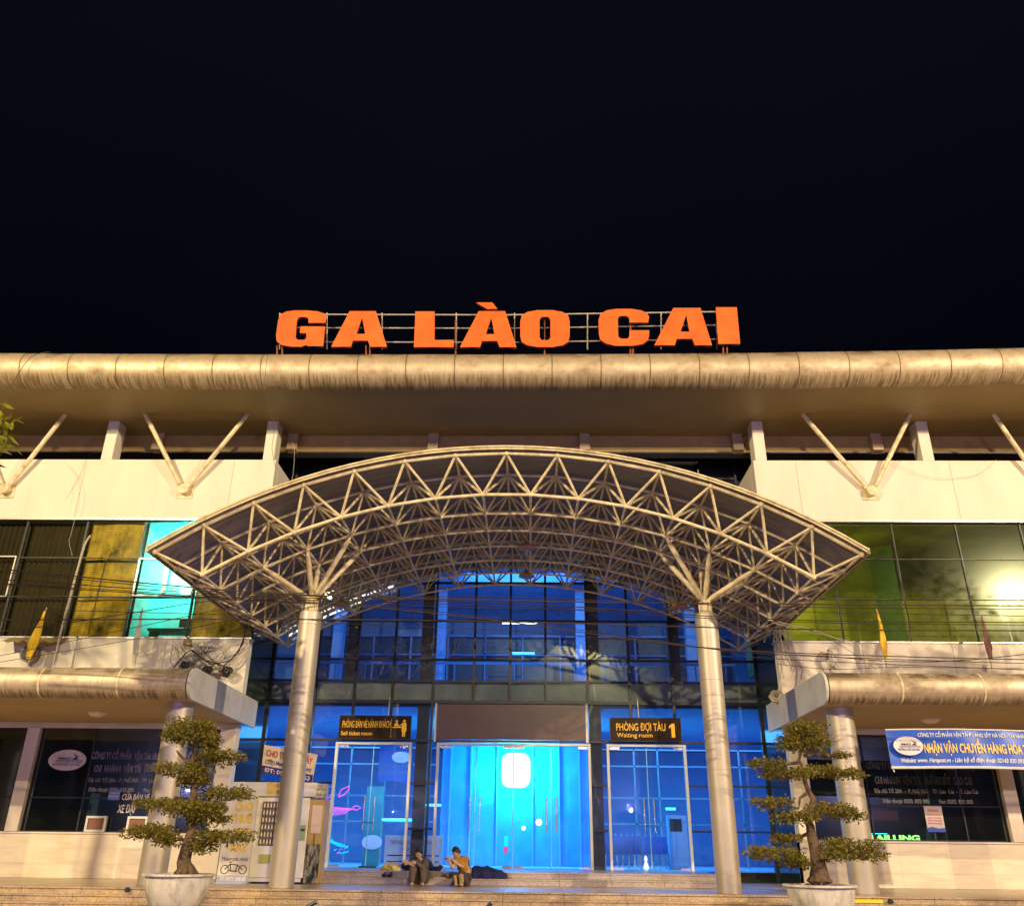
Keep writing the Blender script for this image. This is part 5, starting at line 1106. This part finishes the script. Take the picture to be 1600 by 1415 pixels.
# -- right man: mustard T-shirt, phone in both hands, seated sideways, knees apart
Y0 = 21.9
t = thing('person', 'seated person in mustard T-shirt and dark purple trousers looking down at a phone', 'person', pp(722, 1376, Y0))
def j(px, py, dy, r): v = pp(px, py, Y0+dy); return (v.x, v.y, v.z, r)
shirt = mat('mustard_cloth', (.44, .24, .035), .8, var=.1, scale=14, bump=.5, bscale=22); trs = mat('purple_brown_cloth', (.075, .045, .06), .85, var=.15, scale=14, bump=.5, bscale=22); sand = mat('sand_cloth', (.42, .30, .12), .8, var=.15, scale=12)
J = {'pelvis': j(727, 1369, .15, .12), 'waist': j(727, 1359, .12, .11), 'chest': j(724, 1346, .0, .125), 'neck0': j(718, 1339, -.04, .06), 'neck': j(716, 1335, -.06, .048),
     'shl': j(729, 1341, .10, .06), 'ell': j(722, 1354, -.12, .042), 'wrl': j(707, 1343, -.34, .026), 'shr': j(712, 1342, -.16, .055), 'elr': j(707, 1356, -.32, .038), 'wrr': j(702, 1346, -.44, .025),
     'hl': j(730, 1371, -.02, .10), 'kl': j(722, 1367, -.42, .07), 'al': j(733, 1385, -.35, .04), 'hr': j(720, 1371, .05, .09), 'kr': j(711, 1368, -.40, .065), 'ar': j(715, 1382, -.42, .038)}
Eb = [('pelvis', 'waist'), ('waist', 'chest'), ('chest', 'neck0'), ('neck0', 'neck'), ('chest', 'shl'), ('shl', 'ell'), ('ell', 'wrl'), ('chest', 'shr'), ('shr', 'elr'), ('elr', 'wrr'), ('pelvis', 'hl'), ('hl', 'kl'), ('kl', 'al'), ('pelvis', 'hr'), ('hr', 'kr'), ('kr', 'ar')]
skin('body', J, Eb, skinm, t)
def infl(K, dr): return {k: (*J[k][:3], J[k][3]+dr) for k in K}
S_ = infl(['pelvis', 'waist', 'chest', 'neck0', 'shl', 'shr'], .022); S_['pelvis'] = (*J['pelvis'][:3], .175); S_['waist'] = (*J['waist'][:3], .15); S_['neck0'] = (*J['neck0'][:3], .062)
for a, b in (('shl', 'ell'), ('shr', 'elr')):
    v = Vector(J[a][:3]).lerp(Vector(J[b][:3]), .72); S_[b+'h'] = (*v, .072)
skin('t_shirt', S_, [('pelvis', 'waist'), ('waist', 'chest'), ('chest', 'neck0'), ('chest', 'shl'), ('shl', 'ellh'), ('chest', 'shr'), ('shr', 'elrh')], shirt, t)
S_ = infl(['pelvis', 'hl', 'kl', 'al', 'hr', 'kr', 'ar'], .022); skin('trousers', S_, [('pelvis', 'hl'), ('hl', 'kl'), ('kl', 'al'), ('pelvis', 'hr'), ('hr', 'kr'), ('kr', 'ar')], trs, t)
q = MB()
for (x, y, yy) in ((712, 1384, -.5), (721, 1385, -.55)):
    c = pp(x, y, Y0+yy); c.z = PF+.035; q.ball(c, .05, 10, 6, (.9, 2.4, .7))
q.build('shoes', plain('paleshoe', (.62, .50, .34), .6), t, smooth=True)
q = MB(); c = Vector(J['kl'][:3]); q.path([pp(720, 1366, Y0-.50), pp(721, 1376, Y0-.55), pp(719, 1384, Y0-.56)], [.062, .055, .035], 10).path([pp(710, 1368, Y0-.48), pp(712, 1376, Y0-.52), pp(712, 1383, Y0-.53)], [.05, .04, .03], 10); q.build('trouser_cuffs', sand, t, smooth=True)
q = MB(); hand(q, J['wrl'][:3], (-.8, -.5, .25), (.0, .5, .6), 1, .6); hand(q, J['wrr'][:3], (-.5, -.5, .55), (0, .6, .4), 1, .6); q.build('hands', skinm, t, smooth=True)
head(t, pp(713, 1331, Y0-.12), (-.80, -.52, -.42))
ph = pp(696.5, 1341, Y0-.5); tag(MB().obox(ph, (.030, .0, .012), (.0, .035, .0), (-.004, .0, .010)).build('mobile_phone', M['black'], origin=ph), 'black phone held by the person in the mustard T-shirt', 'phone')
# -- left youth: grey brown hoodie and trousers, head resting on crossed arms over raised knees
t = thing('person', 'seated person in grey brown sweater and trousers hugging raised knees', 'person', pp(655, 1376, Y0))
hood = mat('grey_brown_cloth', (.115, .088, .08), .85, var=.15, scale=12, bump=.5, bscale=22); tr2 = mat('grey_brown_trousers', (.13, .10, .075), .85, var=.15, scale=12, bump=.5, bscale=22)
J = {'pelvis': j(660, 1372, .25, .12), 'waist': j(661, 1360, .2, .11), 'chest': j(660, 1348, .05, .12), 'neck0': j(657, 1343, -.02, .06), 'neck': j(656, 1339, -.05, .05),
     'shl': j(666, 1345, .02, .06), 'ell': j(661, 1355, -.30, .042), 'wrl': j(650, 1347, -.42, .026), 'shr': j(651, 1346, -.05, .055), 'elr': j(648, 1352, -.36, .04), 'wrr': j(638, 1348, -.46, .027),
     'hl': j(664, 1372, .1, .10), 'kl': j(661, 1357, -.34, .07), 'al': j(661, 1380, -.34, .045), 'hr': j(650, 1372, .1, .10), 'kr': j(645, 1355, -.38, .07), 'ar': j(643, 1381, -.42, .042)}
skin('body', J, Eb, skinm, t)
S_ = infl(['pelvis', 'waist', 'chest', 'neck0', 'shl', 'shr', 'ell', 'wrl', 'elr'], .032); S_['neck0'] = (*J['neck0'][:3], .07); S_['wrl'] = (*J['wrl'][:3], .035)
v = Vector(J['elr'][:3]).lerp(Vector(J['wrr'][:3]), .25); S_['cuff'] = (*v, .045)
skin('sweater', S_, [('pelvis', 'waist'), ('waist', 'chest'), ('chest', 'neck0'), ('chest', 'shl'), ('shl', 'ell'), ('ell', 'wrl'), ('chest', 'shr'), ('shr', 'elr'), ('elr', 'cuff')], hood, t)
S_ = infl(['pelvis', 'hl', 'kl', 'al', 'hr', 'kr', 'ar'], .022); skin('trousers', S_, [('pelvis', 'hl'), ('hl', 'kl'), ('kl', 'al'), ('pelvis', 'hr'), ('hr', 'kr'), ('kr', 'ar')], tr2, t)
q = MB()
for (x, y, yy, z) in ((643, 1384, -.5, PF+.035), (660, 1383, -.42, PF+.035)):
    c = pp(x, y, Y0+yy); c.z = z; q.ball(c, .05, 10, 6, (.9, 2.2, .7))
q.build('bare_feet', skinm, t, smooth=True)
q = MB(); hand(q, J['wrr'][:3], (-.8, -.3, .4), (.2, -.6, -.5), 1, .3); hand(q, J['wrl'][:3], (-.9, -.3, .1), (0, .6, -.6), 1, .5); q.build('hands', skinm, t, smooth=True)
head(t, pp(654.5, 1333, Y0-.08), (-.35, -.85, -.35))
c = pp(649.5, 1340, Y0-.5); tag(MB().obox(c, (.04, 0, .005), (0, .006, 0), (0, .02, .03)).build('mobile_phone', M['black'], origin=c), 'black phone near the face of the person hugging their knees', 'phone')
# -- sleeper wrapped in a navy blanket right of the man
def blanket(name, lab, pts, Y, zf_, m, cat='person'):
    t = thing(name, lab, cat, pp(pts[0][0], pts[0][1], Y)); q = MB(); n = len(pts)
    def f(u, v):
        i = min(int(u*(n-1)), n-2); s_ = u*(n-1)-i; x = pts[i][0]*(1-s_)+pts[i+1][0]*s_; top = pts[i][1]*(1-s_)+pts[i+1][1]*s_; p = pp(x, top, Y); th = math.pi*v
        h = p.z-zf_; w_ = .27*(.6+.4*min(1, h/.3)); return (p.x+.01*math.sin(v*9+u*14), Y-w_*math.cos(th)*(1+.06*math.sin(u*23)), zf_+max(h, .012)*math.sin(th)**.7*(1+.04*math.sin(v*11+u*19))+.004)
    q.grid(f, 40, 16).build('blanket', m, t, smooth=True, ang=85); return t
t = blanket('person', 'sleeping person fully wrapped in a dark navy blanket right of the mustard T-shirt', [(737, 1356), (741, 1353), (748, 1352.5), (756, 1352.5), (762, 1352), (768, 1355), (776, 1357), (783, 1359), (787, 1362.5), (791, 1363), (792, 1368)], 22.25, 1.345, M['navy'])
# -- person lying behind the youth: one bent leg and a shoe
t = thing('person', 'person in black lying behind the one hugging their knees, bent leg and shoe visible', 'person', pp(668, 1362, 22.9)); Yb = 22.9
def j2(px, py, dy, r): v = pp(px, py, Yb+dy); return (v.x, v.y, max(v.z, 1.47+r if py > 1358 else v.z), r)
J = {'pelvis': j2(640, 1360, .1, .12), 'waist': j2(636, 1361, .25, .10), 'chest': j2(632, 1361, .55, .12), 'neck': j2(631, 1361, .8, .055), 'crown': j2(630, 1361, 1.0, .095), 'hip': j2(650, 1359, 0, .09), 'knee': j2(671, 1346, -.1, .075), 'ankle': j2(675, 1361, -.2, .05), 'hip2': j2(650, 1361, .15, .09), 'knee2': j2(668, 1360, .1, .065), 'ankle2': j2(683, 1360, 0, .045), 'toe2': j2(685, 1357, 0, .045), 'tip2': j2(689, 1353, 0, .04), 'sh': j2(640, 1361, .5, .06), 'el': j2(646, 1362, .45, .04)}
skin('body', J, [('pelvis', 'waist'), ('waist', 'chest'), ('chest', 'neck'), ('neck', 'crown'), ('pelvis', 'hip'), ('hip', 'knee'), ('knee', 'ankle'), ('pelvis', 'hip2'), ('hip2', 'knee2'), ('knee2', 'ankle2'), ('ankle2', 'toe2'), ('toe2', 'tip2'), ('chest', 'sh'), ('sh', 'el')], M['navy'], t)
c = pp(686, 1357, Yb-.05); MB().obox(c, (.055, 0, .075), (0, .05, 0), (.04, 0, -.03)).build('shoe', plain('blkshoe', (.008, .008, .02), .4), t, bevel=.018)
# belongings
def lump(name, lab, cat, px, py, Y, sx, sy, sz, m, z, n=3):
    c = pp(px, py, Y); c.z = z; q = MB(); random.seed(px)
    ph_ = [random.uniform(0, 6) for _ in range(6)]
    def f(u, v):
        th = u*2*math.pi; p = v*math.pi*.5; k = 1+.16*math.sin(3*th+ph_[0]+v*4)+.12*math.sin(7*th+ph_[1]+v*9)+.08*math.sin(13*th+ph_[2])
        return (c.x+sx*math.cos(th)*math.cos(p)**.6*k, c.y+sy*math.sin(th)*math.cos(p)**.6*k, z+sz*math.sin(p)*(1+.12*math.sin(5*th+ph_[3])))
    return tag(q.grid(f, 40, 10).build(name, m, smooth=True, ang=30, origin=c), lab, cat)
lump('crumpled_bag', 'crumpled yellowish plastic bag lying at the foot of the left doors', 'bag', 610, 1358, 22.7, .21, .14, .15, mat('bag_yellow', (.55, .46, .18), .5, var=.35, scale=12), 1.472)
q = MB(); c = pp(600, 1370, 22.15); c.z = 1.342
for dx in (0, .13): q.ball((c.x+dx, c.y, c.z+.045), .05, 12, 8, (1.25, 2, .9)); q.ball((c.x+dx+.02, c.y+.06, c.z+.07), .04, 10, 6, (1, 1, 1.1))
tag(q.build('dark_shoes', plain('plumshoe', (.035, .018, .035), .6), smooth=True, origin=c), 'pair of dark shoes on the step below the plastic bag', 'shoes')
c = pp(572, 1360, 25.6); tag(MB().box(c.x-.2, c.x+.25, 25.5, 25.7, 1.472, 1.51).build('floor_sign', M['curtain'], origin=(c.x, 25.6, 1.47)), 'low dark door stop bar at the left doors', 'bar')
q = MB(); c = pp(683, 1373, 22.15); c.z = 1.343; q.box(c.x-.17, c.x+.2, 22.08, 22.3, 1.343, 1.36); tag(q.build('cardboard_sheet', plain('card', (.52, .38, .20), .8), origin=c), 'flat cardboard sheet on the step between the two seated persons', 'cardboard')
for px, col_, lab in ((677, (.7, .5, .12), 'small yellow cup on the cardboard sheet'), (694, (.62, .33, .06), 'orange snack packet beside the cardboard on the step'), (699, (.55, .42, .2), 'tan cup near the knees of the mustard T-shirt')):
    c = pp(px, 1371, 22.2); c.z = 1.361 if px == 677 else 1.344
    q = MB().lathe([(.028, 0), (.036, .09), (.034, .09), (.026, .01)], c, 12) if px != 694 else MB().obox(c+Vector((0, 0, .035)), (.05, 0, 0), (0, .02, 0), (0, 0, .034))
    tag(q.build('drink_cup' if px != 694 else 'snack_packet', plain('c%d' % px, col_, .6), origin=c), lab, 'cup' if px != 694 else 'packet')
# black umbrella tips poking up over the lower steps
for (x0, y0), (x1, y1), lab in (((474, 1420), (494, 1408), 'black bar tip poking above the bottom step left of centre'), ((757, 1422), (768, 1410), 'black bar tip poking above the bottom step at the centre')):
    a = at(x0, y0, 13.5); b = at(x1, y1, 13.5); d = (b-a); q = MB().tube(b, a+d*-1.2, .028, 8); q.tube(a+d*-1.2, (a.x-d.x*1.2, a.y, .0), .022, 8)
    tag(q.build('handlebar_stand', M['black'], origin=(a.x, a.y, 0)), lab, 'bar')
for px, py, lab in ((200, 1389, 'small black drain pipe end in the top riser left of the left bowl'), (1391, 1408, 'small black drain pipe end in the top riser right of the right bowl')):
    c = at(px, py, 18.98); tag(MB().tube(c+Vector((0, .05, 0)), c+Vector((0, -.06, 0)), .045, 14).build('drain_pipe', M['black'], origin=c), lab, 'pipe')
a = at(1335, 1407, 18.96); b = at(1380, 1409, 18.96); tag(MB().box(a.x, b.x, 18.955, 18.972, a.z-.03, a.z+.035).build('warning_tape', plain('tapey', (.75, .62, .02), .4), origin=a), 'bright yellow strip on the top riser behind the right bowl', 'tape')
